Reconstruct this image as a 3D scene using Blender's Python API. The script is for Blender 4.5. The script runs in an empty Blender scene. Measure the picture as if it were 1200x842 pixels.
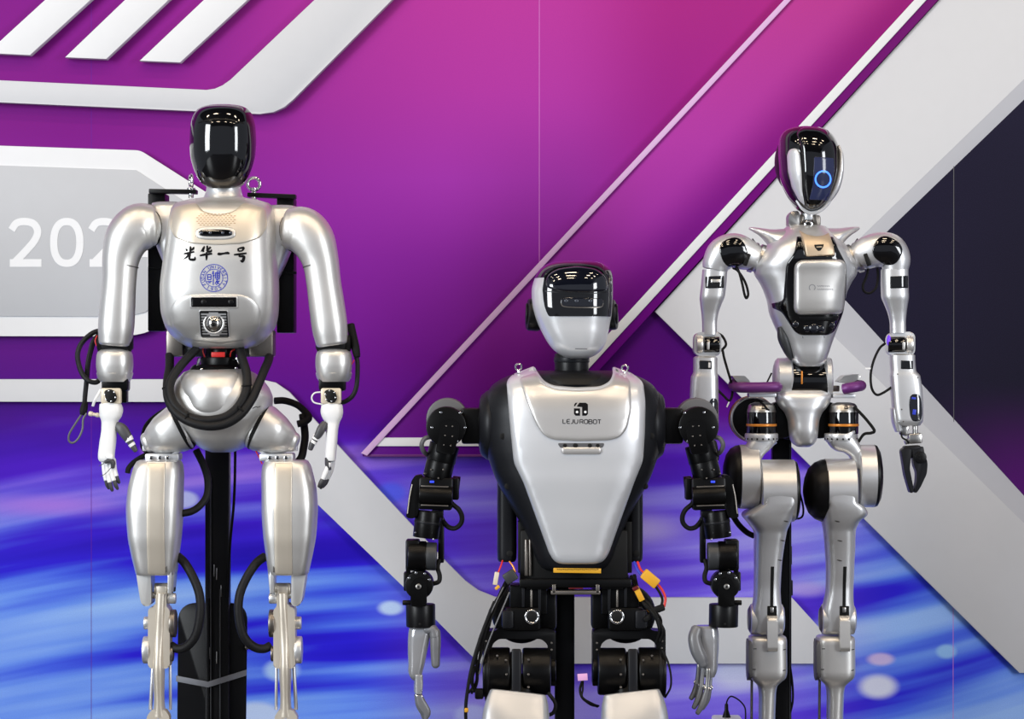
import bpy, bmesh, math, random
from math import sin, cos, pi, radians, sqrt, atan2
from mathutils import Vector, Matrix
from mathutils.bvhtree import BVHTree
from mathutils.geometry import delaunay_2d_cdt
random.seed(7)
sc = bpy.context.scene
COL = sc.collection

# ------------------------------------------------------------------ camera
F_PX = 3000.0          # focal length in pixels of the 1200 x 842 frame
CAM_Y, CAM_H = -6.0, 1.13
cam_d = bpy.data.cameras.new('camera'); cam = bpy.data.objects.new('camera', cam_d); COL.objects.link(cam)
cam_d.sensor_width = 36.0; cam_d.lens = 36.0 * F_PX / 1200.0; cam_d.clip_end = 100
cam.location = (0, CAM_Y, CAM_H); cam.rotation_euler = (radians(90), 0, 0)
sc.camera = cam
# ------------------------------------------------------------------ light
w = bpy.data.worlds.new('hall_air'); sc.world = w; w.use_nodes = True
w.node_tree.nodes['Background'].inputs[0].default_value = (0.80, 0.86, 1.0, 1)
w.node_tree.nodes['Background'].inputs[1].default_value = 0.35
def area(name, loc, target, sx, sy, power, col):
    l = bpy.data.lights.new(name, 'AREA'); l.shape = 'RECTANGLE'; l.size = sx; l.size_y = sy; l.energy = power; l.color = col
    o = bpy.data.objects.new(name, l); COL.objects.link(o); o.location = loc
    o.rotation_euler = (Vector(target) - Vector(loc)).to_track_quat('-Z', 'Y').to_euler()
    return o
# two added fill lights left and right behind the camera, and the hall's rows of warm ceiling lamps
area('fill_light_left', (-5.4, -5.2, 2.6), (0, 0.4, 1.0), 2.2, 3.4, 430, (0.92, 0.97, 1.0))
area('fill_light_right', (5.6, -5.6, 2.4), (0.2, 0.4, 1.0), 1.6, 3.2, 245, (0.94, 0.97, 1.0))
for j in range(3):
    for i in range(5):
        area('ceiling_lamp', (-2.8 + 1.4 * i, -1.3 - 1.3 * j, 4.4), (-2.8 + 1.4 * i, -1.0 - 1.3 * j, 0), 0.5, 0.14, 12, (1.0, 0.80, 0.58))
sc.view_settings.view_transform = 'Standard'; sc.view_settings.look = 'None'
sc.view_settings.exposure = 0.0; sc.view_settings.gamma = 1.0; sc.view_settings.use_curve_mapping = False

# ------------------------------------------------------------------ materials
def s2l(c): return c / 12.92 if c <= 0.04045 else ((c + 0.055) / 1.055) ** 2.4
def rgb(r, g, b): return (s2l(r / 255), s2l(g / 255), s2l(b / 255), 1)
MATS = {}
def mat(name, col, metal=0.0, rough=0.5, bump=0.0, bscale=300, coat=0.0, emit=None, es=1.0, trans=0.0, var=0.0, spec=None):
    m = bpy.data.materials.new(name); m.use_nodes = True
    nt = m.node_tree; b = nt.nodes['Principled BSDF']
    b.inputs['Base Color'].default_value = col
    b.inputs['Metallic'].default_value = metal; b.inputs['Roughness'].default_value = rough
    if coat: b.inputs['Coat Weight'].default_value = coat; b.inputs['Coat Roughness'].default_value = 0.06
    if spec is not None: b.inputs['Specular IOR Level'].default_value = spec
    if trans: b.inputs['Transmission Weight'].default_value = trans
    if emit: b.inputs['Emission Color'].default_value = emit; b.inputs['Emission Strength'].default_value = es
    tc = nt.nodes.new('ShaderNodeTexCoord'); nz = nt.nodes.new('ShaderNodeTexNoise')
    nt.links.new(tc.outputs['Object'], nz.inputs['Vector'])
    nz.inputs['Scale'].default_value = bscale; nz.inputs['Detail'].default_value = 3
    if bump:
        bp = nt.nodes.new('ShaderNodeBump'); bp.inputs['Strength'].default_value = bump; bp.inputs['Distance'].default_value = 0.002
        nt.links.new(nz.outputs['Fac'], bp.inputs['Height']); nt.links.new(bp.outputs['Normal'], b.inputs['Normal'])
    mr = nt.nodes.new('ShaderNodeMapRange'); n2 = nt.nodes.new('ShaderNodeTexNoise'); n2.inputs['Scale'].default_value = 25
    nt.links.new(tc.outputs['Object'], n2.inputs['Vector']); nt.links.new(n2.outputs['Fac'], mr.inputs['Value'])
    mr.inputs['To Min'].default_value = max(0.0, rough - 0.04 - var); mr.inputs['To Max'].default_value = min(1, rough + 0.04 + var)
    nt.links.new(mr.outputs['Result'], b.inputs['Roughness'])
    MATS[name] = m; return m
mat('silver', rgb(219, 218, 216), 0.75, 0.39, 0.05, 900)
mat('silver_cool', rgb(221, 222, 224), 0.72, 0.37, 0.04, 900)
mat('silver_warm', rgb(220, 211, 196), 0.62, 0.38, 0.04, 900)  # on the upper chest this tint paints in the lamps' golden reflection
mat('cover', rgb(186, 188, 192), 0.6, 0.3, 0.03, 900)
mat('aluminium', rgb(190, 188, 184), 1.0, 0.30)
mat('gunmetal', rgb(128, 122, 116), 0.9, 0.38)
mat('chrome', rgb(225, 225, 225), 1.0, 0.10)
mat('pearl', rgb(219, 221, 225), 0.38, 0.30, 0.02, 900)
mat('pearl_chest', rgb(212, 210, 208), 0.6, 0.30, 0.02, 900)  # warmer than pearl: beige light on the upper chest put into the colour
mat('gloss_black', rgb(6, 6, 8), 0.0, 0.06, coat=0.6)
mat('satin_black', rgb(15, 15, 17), 0.0, 0.36, spec=0.22)
mat('black_shell', rgb(26, 27, 31), 0.15, 0.40, 0.03, 900, spec=0.22)
mat('black_metal', rgb(9, 9, 10), 0.2, 0.34, 0.02, 600, spec=0.22)
mat('dark_grey', rgb(58, 60, 63), 0.3, 0.45)
mat('mid_grey', rgb(92, 92, 95), 0.2, 0.48)
mat('matt_black', rgb(6, 6, 7), 0.0, 0.6, spec=0.3)
mat('stand_black', rgb(7, 7, 9), 0.0, 0.40, 0.05, 60, spec=0.22)
mat('rubber', rgb(11, 11, 12), 0.0, 0.62, 0.5, 500, spec=0.22)
mat('hose', rgb(22, 22, 24), 0.0, 0.52, 0.45, 350, spec=0.22)
mat('white_plastic', rgb(236, 237, 238), 0.0, 0.38)
mat('ivory', rgb(220, 208, 186), 0.1, 0.4)
mat('beige_plate', rgb(206, 186, 160), 0.55, 0.42)
mat('hand_grey', rgb(112, 113, 117), 0.1, 0.36)
mat('hand_clear', rgb(160, 161, 165), 0.35, 0.16, coat=0.6)
mat('finger_grey', rgb(70, 70, 74), 0.0, 0.45)
mat('red', rgb(214, 40, 36), 0.0, 0.45)
mat('dark_red', rgb(90, 14, 18), 0.0, 0.4)
mat('yellow', rgb(222, 164, 40), 0.0, 0.42)
mat('orange', rgb(226, 140, 50), 0.3, 0.35)
mat('blue_wire', rgb(40, 60, 190), 0.0, 0.45)
mat('pink', rgb(226, 170, 216), 0.0, 0.5)
mat('purple_bumper', rgb(104, 44, 116), 0.25, 0.42, 0.08, 700)
mat('ink', rgb(16, 15, 18), 0.0, 0.5, spec=0.1)
mat('seal_blue', rgb(52, 62, 172), 0.0, 0.5, spec=0.1)
mat('faint_grey', rgb(150, 151, 156), 0.4, 0.4)
mat('seam', rgb(92, 90, 88), 0.3, 0.5)
mat('grille', rgb(168, 138, 104), 0.3, 0.5)
mat('lens', rgb(10, 12, 22), 0.0, 0.04, coat=1.0)
mat('lens_grey', rgb(70, 74, 84), 0.3, 0.15)
mat('ball_chrome', rgb(200, 196, 190), 1.0, 0.05)
mat('screen', rgb(34, 38, 62), 0.0, 0.12, emit=rgb(46, 54, 96), es=0.3)
mat('ring_glow', rgb(30, 60, 200), 0.0, 0.4, emit=rgb(70, 130, 255), es=2.2)
mat('led_blue', rgb(40, 60, 220), 0.0, 0.3, emit=rgb(50, 70, 235), es=1.0)
mat('led_purple', rgb(110, 60, 220), 0.0, 0.25, emit=rgb(96, 50, 210), es=0.5)
mat('tape', rgb(124, 126, 132), 0.1, 0.45)

# ------------------------------------------------------------------ mesh building in a thing's own (u, v, d) units
# u runs right, v runs down, d runs away towards the wall; one unit is 1/S metre
def sgp(x, p): return (abs(x) ** p) * (1 if x >= 0 else -1)
def catmull(pts, sub):
    if len(pts) < 3 or sub <= 1:
        if sub <= 1: return [tuple(p) for p in pts]
    out = []; n = len(pts)
    for i in range(n - 1):
        p1, p2 = pts[i], pts[i + 1]
        p0 = pts[i - 1] if i > 0 else tuple(2 * a - b for a, b in zip(p1, p2))
        p3 = pts[i + 2] if i + 2 < n else tuple(2 * a - b for a, b in zip(p2, p1))
        for k in range(sub):
            t = k / sub
            out.append(tuple(0.5 * ((2 * b) + (-a + c) * t + (2 * a - 5 * b + 4 * c - d) * t * t + (-a + 3 * b - 3 * c + d) * t ** 3)
                             for a, b, c, d in zip(p0, p1, p2, p3)))
    out.append(tuple(pts[-1])); return out
def pchip(xs, ys):
    n = len(xs); h = [xs[i + 1] - xs[i] for i in range(n - 1)]; dl = [(ys[i + 1] - ys[i]) / h[i] for i in range(n - 1)]
    m = [dl[0]] + [0.0] * (n - 2) + [dl[-1]]
    for i in range(1, n - 1):
        if dl[i - 1] * dl[i] > 0: m[i] = 2 * dl[i - 1] * dl[i] / (dl[i - 1] + dl[i])
    def f(x):
        x = min(max(x, xs[0]), xs[-1]); i = 0
        while i < n - 2 and x > xs[i + 1]: i += 1
        t = (x - xs[i]) / h[i]
        return ((1 + 2 * t) * (1 - t) ** 2 * ys[i] + t * (1 - t) ** 2 * h[i] * m[i] + t * t * (3 - 2 * t) * ys[i + 1] + t * t * (t - 1) * h[i] * m[i + 1])
    return f
def rpoly(pts, r, seg=5):
    "round the corners of a polygon; r one radius or one per corner"
    out = []; n = len(pts)
    for i in range(n):
        ri = r[i] if isinstance(r, (list, tuple)) else r
        p = Vector(pts[i][:2]); a = Vector(pts[i - 1][:2]) - p; b = Vector(pts[(i + 1) % n][:2]) - p
        k = min(ri, a.length * 0.48, b.length * 0.48)
        if k <= 0.01: out.append((p.x, p.y)); continue
        pa = p + a.normalized() * k; pb = p + b.normalized() * k
        for j in range(seg + 1):
            t = j / seg; q = pa * (1 - t) ** 2 + p * 2 * t * (1 - t) + pb * t * t
            out.append((q.x, q.y))
    return out
def pill(cu, cv, ru, rv, n=28, e=2.0, rot=0):
    c, s = cos(radians(rot)), sin(radians(rot)); o = []
    for i in range(n):
        t = 2 * pi * i / n; x = ru * sgp(cos(t), 2 / e); y = rv * sgp(sin(t), 2 / e)
        o.append((cu + x * c - y * s, cv + x * s + y * c))
    return o

class Loft:
    "stack of superellipse rings; sections (v, uc, ru, dc, rd, e)"
    def __init__(s, secs):
        secs = sorted(secs); s.v0, s.v1 = secs[0][0], secs[-1][0]
        xs = [q[0] for q in secs]; s.f = [pchip(xs, [q[k] for q in secs]) for k in range(1, 6)]; s.xs = xs
    def at(s, v, th, off=0.0):
        uc, ru, dc, rd, e = [f(v) for f in s.f]
        return (uc + (ru + off) * sgp(cos(th), 2 / e), v, dc + (rd + off) * sgp(sin(th), 2 / e))

class G:
    def __init__(s): s.v = []; s.f = []
    def add(s, vs, fs):
        o = len(s.v); s.v += [tuple(p) for p in vs]; s.f += [tuple(i + o for i in f) for f in fs]; return s
    def rings(s, R, cap0=True, cap1=True, closed=True):
        n = len(R[0]); vs = [p for r in R for p in r]; fs = []
        for i in range(len(R) - 1):
            for j in range(n if closed else n - 1):
                k = (j + 1) % n
                fs.append((i * n + j, i * n + k, (i + 1) * n + k, (i + 1) * n + j))
        if cap0: fs.append(tuple(range(n))[::-1])
        if cap1: fs.append(tuple((len(R) - 1) * n + j for j in range(n)))
        return s.add(vs, fs)
    def loft(s, secs, n=40, step=3.0, off=0.0):
        L = secs if isinstance(secs, Loft) else Loft(secs); vs = []
        for a, b in zip(L.xs[:-1], L.xs[1:]):
            k = max(1, int((b - a) / step)); vs += [a + (b - a) * i / k for i in range(k)]
        vs.append(L.v1)
        return s.rings([[L.at(v, 2 * pi * j / n, off) for j in range(n)] for v in vs])
    def limb(s, path, n=24, sub=5, e=2.0, rc=0.0, rc2=None, ref=(0, 0, 1)):
        "tube of changing width: path points (u, v, d, a, b); a lies in the picture plane, b along d"
        P = catmull([tuple(p) if len(p) == 5 else tuple(p) + (p[3],) for p in path], sub)
        rc2 = rc if rc2 is None else rc2; q = [Vector(p[:3]) for p in P]; R = []
        ref = Vector(ref)
        def ring(c, side, up, a, b):
            return [tuple(c + side * (a * sgp(cos(t), 2 / e)) + up * (b * sgp(sin(t), 2 / e))) for t in [2 * pi * j / n for j in range(n)]]
        N = len(P)
        for i in range(N):
            t = (q[min(i + 1, N - 1)] - q[max(i - 1, 0)]).normalized()
            side = t.cross(ref).normalized(); up = side.cross(t).normalized(); a, b = P[i][3], P[i][4]
            if i == 0 and rc > 0:
                for k in range(5):
                    an = k / 5 * pi / 2; R.append(ring(q[0] - t * rc * cos(an), side, up, max(.05, a - rc * (1 - sin(an))), max(.05, b - rc * (1 - sin(an)))))
            R.append(ring(q[i], side, up, a, b))
            if i == N - 1 and rc2 > 0:
                for k in range(1, 6):
                    an = k / 5 * pi / 2; R.append(ring(q[i] + t * rc2 * sin(an), side, up, max(.05, a - rc2 * (1 - cos(an))), max(.05, b - rc2 * (1 - cos(an)))))
        return s.rings(R)
    def lathe(s, p0, axis, prof, n=32):
        p0 = Vector(p0); ax = Vector(axis).normalized(); r = Vector((0, 0, 1)) if abs(ax.z) < 0.9 else Vector((0, 1, 0))
        a = ax.cross(r).normalized(); b = ax.cross(a)
        return s.rings([[tuple(p0 + ax * t + (a * cos(2 * pi * j / n) + b * sin(2 * pi * j / n)) * max(rr, .02)) for j in range(n)] for t, rr in prof])
    def cyl(s, p0, p1, r, bev=1.0, r1=None, n=32):
        r1 = r if r1 is None else r1; L = (Vector(p1) - Vector(p0)).length; bev = min(bev, L * .45, r * .9, r1 * .9)
        return s.lathe(p0, Vector(p1) - Vector(p0), [(0, r - bev), (bev * .3, r - bev * .3), (bev, r), (L - bev, r1), (L - bev * .3, r1 - bev * .3), (L, r1 - bev)], n)
    def disc(s, u, v, d0, d1, r, bev=1.0, n=32): return s.cyl((u, v, d0), (u, v, d1), r, bev, n=n)
    def bm(s, b):
        b.verts.index_update(); return s.add([tuple(x.co) for x in b.verts], [tuple(x.index for x in f.verts) for f in b.faces])
    def box(s, c, size, bev=1.0, roll=0, yaw=0, pitch=0, seg=2):
        b = bmesh.new(); bmesh.ops.create_cube(b, size=1.0)
        for x in b.verts: x.co = Vector((x.co.x * size[0], x.co.y * size[1], x.co.z * size[2]))
        if bev > 0: bmesh.ops.bevel(b, geom=b.edges[:], offset=min(bev, min(size) * .45), segments=seg, affect='EDGES', profile=0.5)
        M = Matrix.Translation(Vector(c)) @ Matrix.Rotation(radians(roll), 4, 'Z') @ Matrix.Rotation(radians(yaw), 4, 'Y') @ Matrix.Rotation(radians(pitch), 4, 'X')
        b.transform(M); s.bm(b); b.free(); return s
    def prism(s, poly, d0, d1, bev=1.0, axis='d', seg=2):
        "outline extruded: axis d -> poly (u, v); axis u -> poly (d, v); axis v -> poly (u, d)"
        mp = {'d': lambda a, b, c: (a, b, c), 'u': lambda a, b, c: (c, b, a), 'v': lambda a, b, c: (a, c, b)}[axis]
        n = len(poly); cx = sum(p[0] for p in poly) / n; cy = sum(p[1] for p in poly) / n
        b = bmesh.new(); v0 = [b.verts.new(mp(p[0], p[1], d0)) for p in poly]; v1 = [b.verts.new(mp(p[0], p[1], d1)) for p in poly]
        f0 = b.faces.new(v0); f1 = b.faces.new(v1[::-1])
        for i in range(n): b.faces.new((v0[i], v0[(i + 1) % n], v1[(i + 1) % n], v1[i]))
        if bev > 0:
            eds = list(set(list(f0.edges) + list(f1.edges)))
            bmesh.ops.bevel(b, geom=eds, offset=bev, segments=seg, affect='EDGES', profile=0.5, clamp_overlap=True)
        s.bm(b); b.free(); return s
    def tube(s, path, r, n=8, sub=6):
        P = [Vector(p) for p in catmull([tuple(p) for p in path], sub)]; N = len(P); R = []; up = None
        for i in range(N):
            t = (P[min(i + 1, N - 1)] - P[max(i - 1, 0)]).normalized()
            if up is None: up = t.orthogonal().normalized()
            up = (up - t * up.dot(t)).normalized(); b = t.cross(up); rr = r(i / (N - 1)) if callable(r) else r
            R.append([tuple(P[i] + (up * cos(2 * pi * j / n) + b * sin(2 * pi * j / n)) * rr) for j in range(n)])
        return s.rings(R)
    def torus(s, c, axis, Rm, r, n=32, m=10, squash=1.0):
        ax = Vector(axis).normalized(); q = Vector((0, 0, 1)) if abs(ax.z) < .9 else Vector((0, 1, 0)); a = ax.cross(q).normalized(); b = ax.cross(a); c = Vector(c)
        vs = []; fs = []
        for i in range(n):
            dr = a * cos(2 * pi * i / n) + b * sin(2 * pi * i / n)
            for j in range(m): vs.append(tuple(c + dr * (Rm + r * cos(2 * pi * j / m)) + ax * (r * sin(2 * pi * j / m) * squash)))
        for i in range(n):
            for j in range(m): fs.append((i * m + j, ((i + 1) % n) * m + j, ((i + 1) % n) * m + (j + 1) % m, i * m + (j + 1) % m))
        return s.add(vs, fs)
    def ell(s, c, r, n=28, m=16, rot=0):
        R = []; cc, ss = cos(radians(rot)), sin(radians(rot))
        for i in range(m + 1):
            a = pi * i / m; k = max(sin(a), 0.002); ring = []
            for j in range(n):
                t = 2 * pi * j / n; x, y, z = r[0] * k * cos(t), -r[1] * cos(a), r[2] * k * sin(t)
                ring.append((c[0] + x * cc - y * ss, c[1] + x * ss + y * cc, c[2] + z))
            R.append(ring)
        return s.rings(R)
    def surf(s):
        b = BVHTree.FromPolygons([Vector(p) for p in s.v], s.f)
        def f(u, v):
            h = b.ray_cast(Vector((u, v, -3000)), Vector((0, 0, 1)))
            if h[0] is not None: return h[0].z
            h = b.find_nearest(Vector((u, v, 0))); return h[0].z
        return f
    def region(s, L, th0, th1, v0, v1, off, nt=48, nv=24, back=4.0):
        "a skin piece on a loft between two bearings; v0, v1 numbers or functions of the 0..1 bearing"
        R = []
        for i in range(nv + 1):
            row = []
            for j in range(nt + 1):
                t = j / nt; a = v0(t) if callable(v0) else v0; b = v1(t) if callable(v1) else v1
                row.append(L.at(a + (b - a) * i / nv, th0 + (th1 - th0) * t, off))
            R.append(row)
        nrow = nt + 1; vs = [p for r in R for p in r]; fs = [(i * nrow + j, i * nrow + j + 1, (i + 1) * nrow + j + 1, (i + 1) * nrow + j) for i in range(nv) for j in range(nt)]
        bd = [j for j in range(nt + 1)] + [i * nrow + nt for i in range(1, nv + 1)] + [nv * nrow + j for j in range(nt - 1, -1, -1)] + [i * nrow for i in range(nv - 1, 0, -1)]
        c = Vector((sum(p[0] for p in vs) / len(vs), sum(p[1] for p in vs) / len(vs), sum(p[2] for p in vs) / len(vs)))
        ax = Vector(L.at((L.v0 + L.v1) / 2, 0, 0)); o = len(vs)
        mid = Vector((L.f[0]((L.v0 + L.v1) / 2), (L.v0 + L.v1) / 2, L.f[2]((L.v0 + L.v1) / 2)))
        for k in bd:
            p = Vector(vs[k]); q = Vector((mid.x, p.y, mid.z)) - p; vs.append(tuple(p + q.normalized() * min(back, q.length * .5)))
        m = len(bd)
        for k in range(m): fs.append((bd[k], bd[(k + 1) % m], o + (k + 1) % m, o + k))
        return s.add(vs, fs)
    def patch(s, outline, surf, lift, edge=3.0, step=5.0, sink=2.0, res=3.0):
        "plate laid over a curved front: outline in (u, v), raised by lift with a rounded rim"
        pts = []
        n = len(outline)
        for i in range(n):
            a, b = Vector(outline[i]), Vector(outline[(i + 1) % n]); k = max(1, int((b - a).length / res))
            pts += [a + (b - a) * j / k for j in range(k)]
        n = len(pts); area2 = sum(pts[i].x * pts[(i + 1) % n].y - pts[(i + 1) % n].x * pts[i].y for i in range(n)); sg = 1 if area2 > 0 else -1
        def dist(p):
            best = 1e9
            for i in range(n):
                a, b = pts[i], pts[(i + 1) % n]; e = b - a; t = max(0, min(1, (p - a).dot(e) / max(e.length_squared, 1e-9)))
                best = min(best, (p - a - e * t).length_squared)
            return sqrt(best)
        def inside(p):
            c = False
            for i in range(n):
                a, b = pts[i], pts[(i + 1) % n]
                if (a.y > p.y) != (b.y > p.y) and p.x < (b.x - a.x) * (p.y - a.y) / (b.y - a.y) + a.x: c = not c
            return c
        inner = []
        for f in (0.18, 0.5, 1.0):
            for i in range(n):
                t = (pts[(i + 1) % n] - pts[i - 1]).normalized(); nr = Vector((-t.y, t.x)) * sg; p = pts[i] + nr * edge * f
                if inside(p) and dist(p) > edge * f * .93: inner.append(p)
        u0, u1 = min(p.x for p in pts), max(p.x for p in pts); v0, v1 = min(p.y for p in pts), max(p.y for p in pts)
        a = u0
        while a < u1:
            b = v0
            while b < v1:
                p = Vector((a + random.uniform(-.1, .1), b + random.uniform(-.1, .1)))
                if inside(p) and dist(p) > edge * 1.25: inner.append(p)
                b += step
            a += step
        allp = pts + inner; r = delaunay_2d_cdt(allp, [], [list(range(n))], 1, 1e-4)
        V, Fc = r[0], r[2]; vs = []; top = len(V)
        bset = {}
        for i, p in enumerate(V):
            d = dist(p); t = min(1.0, d / edge); h = sqrt(max(0.0, 1 - (1 - t) ** 2))
            vs.append((p.x, p.y, surf(p.x, p.y) - lift * (0.25 + 0.75 * h)))
        fs = [tuple(f) for f in Fc]
        ec = {}
        for f in fs:
            for i in range(len(f)):
                k = (f[i], f[(i + 1) % len(f)]); ec[k] = 1
        for (i, j) in list(ec):
            if (j, i) not in ec:
                for q in (i, j):
                    if q not in bset: bset[q] = len(vs); vs.append((vs[q][0], vs[q][1], surf(vs[q][0], vs[q][1]) + sink))
                fs.append((j, i, bset[i], bset[j]))
        return s.add(vs, fs)
    def stroke(s, path, wd, surf, lift=0.35, sub=4, ends=True):
        "flat inked or inlaid line following a surface; wd one width or one per point"
        if not isinstance(wd, (list, tuple)): wd = [wd] * len(path)
        P = catmull([(p[0], p[1], k) for p, k in zip(path, wd)], sub) if len(path) > 2 else [(path[0][0] + (path[1][0] - path[0][0]) * i / 4, path[0][1] + (path[1][1] - path[0][1]) * i / 4, wd[0] + (wd[1] - wd[0]) * i / 4) for i in range(5)]
        N = len(P); L = []; Rr = []
        for i in range(N):
            t = Vector((P[min(i + 1, N - 1)][0] - P[max(i - 1, 0)][0], P[min(i + 1, N - 1)][1] - P[max(i - 1, 0)][1])).normalized(); h = max(P[i][2], .05) / 2
            L.append((P[i][0] - t.y * h, P[i][1] + t.x * h)); Rr.append((P[i][0] + t.y * h, P[i][1] - t.x * h))
        vs = []
        for a, b in zip(L, Rr): vs += [(a[0], a[1], surf(*a) - lift), (b[0], b[1], surf(*b) - lift)]
        return s.add(vs, [(2 * i, 2 * i + 1, 2 * i + 3, 2 * i + 2) for i in range(N - 1)])
    def mirror(s, m):
        g = G(); g.v = [(m - p[0], p[1], p[2]) for p in s.v]; g.f = [f[::-1] for f in s.f]; return g
    def shift(s, du=0, dv=0, dd=0):
        g = G(); g.v = [(p[0] + du, p[1] + dv, p[2] + dd) for p in s.v]; g.f = list(s.f); return g
    def par(s, fr):
        "move and size a piece that was measured in the picture to its own distance behind the thing's plane"
        d = sum(p[2] for p in s.v) / len(s.v); k = 1 + d / fr.S / (fr.y0 - CAM_Y)
        g = G(); g.v = [(600 + (p[0] - 600) * k, min(421 + (p[1] - 421) * k, fr.floor_v()), p[2]) for p in s.v]; g.f = list(s.f); return g
    def rot(s, c, ang, axis='Z'):
        M = Matrix.Translation(Vector(c)) @ Matrix.Rotation(radians(ang), 4, axis) @ Matrix.Translation(-Vector(c))
        g = G(); g.v = [tuple(M @ Vector(p)) for p in s.v]; g.f = list(s.f); return g

class Frame:
    "a thing's frame: turns (u, v, d) units into metres at the thing's own distance and collects its parts"
    def __init__(s, y0): s.y0 = y0; s.S = F_PX / (y0 - CAM_Y); s.root = None; s.org = Vector((0, 0, 0))
    def p(s, u, v, d=0): return Vector(((u - 600) / s.S, s.y0 + d / s.S, CAM_H + (421 - v) / s.S))
    def floor_v(s): return 421 + CAM_H * s.S
    def thing(s, name, base, label, cat, group=None):
        o = bpy.data.objects.new(name, None); COL.objects.link(o); s.org = s.p(*base); o.location = s.org; o.empty_display_size = 0.1
        o['label'] = label; o['category'] = cat
        if group: o['group'] = group
        s.root = o; return o
    def mesh(s, name, g, m, org, ang=38):
        me = bpy.data.meshes.new(name); me.from_pydata([tuple(s.p(*q) - org) for q in g.v], [], g.f)
        b = bmesh.new(); b.from_mesh(me); bmesh.ops.remove_doubles(b, verts=b.verts[:], dist=1e-5); bmesh.ops.recalc_face_normals(b, faces=b.faces[:]); b.to_mesh(me); b.free()
        me.polygons.foreach_set('use_smooth', [True] * len(me.polygons)); me.set_sharp_from_angle(angle=radians(ang)); me.update()
        me.materials.append(MATS[m] if isinstance(m, str) else m); return me
    def part(s, name, g, m, parent=None, label=None, ang=38):
        o = bpy.data.objects.new(name, s.mesh(name, g, m, s.org, ang)); COL.objects.link(o); o.parent = parent or s.root
        if label: o['label'] = label
        return o
    def ppart(s, name, g, m, parent=None, label=None, ang=38): return s.part(name, g.par(s), m, parent, label, ang)
    def solid(s, name, g, m, label, cat=None, group=None, kind=None, ang=38):
        c = Vector((sum(q[0] for q in g.v) / len(g.v), sum(q[1] for q in g.v) / len(g.v), sum(q[2] for q in g.v) / len(g.v))); org = s.p(*c)
        o = bpy.data.objects.new(name, s.mesh(name, g, m, org, ang)); COL.objects.link(o); o.location = org
        if label: o['label'] = label
        if cat: o['category'] = cat
        if group: o['group'] = group
        if kind: o['kind'] = kind
        s.root = o; s.org = org; return o

# letters drawn with strokes (unit box 0..1, y down), for printed lettering
GLYPH = {
 'L': [[(0, 0), (0, 1), (.8, 1)]], 'E': [[(.85, 0), (.2, 0), (0, .2), (0, .8), (.2, 1), (.85, 1)], [(.05, .5), (.75, .5)]],
 'J': [[(.75, 0), (.75, .75), (.5, 1), (0, 1)]], 'U': [[(0, 0), (0, .75), (.22, 1), (.68, 1), (.9, .75), (.9, 0)]],
 'R': [[(0, 1), (0, 0), (.65, 0), (.85, .2), (.85, .35), (.65, .55), (.2, .55)], [(.45, .55), (.9, 1)]],
 'O': [[(.2, 0), (.7, 0), (.9, .2), (.9, .8), (.7, 1), (.2, 1), (0, .8), (0, .2), (.2, 0)]],
 'B': [[(0, 0), (.65, 0), (.82, .15), (.82, .35), (.65, .48), (0, .48)], [(0, 0), (0, 1), (.7, 1), (.9, .85), (.9, .62), (.65, .48)]],
 'T': [[(0, 0), (.9, 0)], [(.45, 0), (.45, 1)]], 'F': [[(.85, 0), (0, 0), (0, 1)], [(0, .48), (.65, .48)]],
 'D': [[(0, 0), (.55, 0), (.9, .3), (.9, .7), (.55, 1), (0, 1), (0, 0)]], 'A': [[(0, 1), (.45, 0), (.9, 1)], [(.2, .65), (.7, .65)]],
 'N': [[(0, 1), (0, 0), (.85, 1), (.85, 0)]], 'I': [[(.4, 0), (.4, 1)]], 'V': [[(0, 0), (.45, 1), (.9, 0)]],
 'S': [[(.85, .1), (.6, 0), (.2, 0), (0, .22), (.2, .46), (.65, .54), (.88, .78), (.65, 1), (.2, 1), (0, .88)]],
 'Y': [[(0, 0), (.45, .5), (.9, 0)], [(.45, .5), (.45, 1)]], '1': [[(.15, .2), (.45, 0), (.45, 1)]],
 '9': [[(.8, .35), (.65, .55), (.2, .55), (0, .35), (0, .2), (.2, 0), (.6, 0), (.8, .2), (.8, .6), (.3, 1)]],
 '0': [[(.2, 0), (.6, 0), (.8, .2), (.8, .8), (.6, 1), (.2, 1), (0, .8), (0, .2), (.2, 0)]],
 '5': [[(.8, 0), (.1, 0), (.05, .45), (.5, .4), (.8, .62), (.7, .9), (.4, 1), (0, .9)]]}
def seg_strokes(g, ch, fx, wd, surf, lift=0.35):
    for ln in GLYPH[ch]:
        for a, b in zip(ln[:-1], ln[1:]): g.stroke([fx(*a), fx(*b)], wd, surf, lift)
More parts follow.
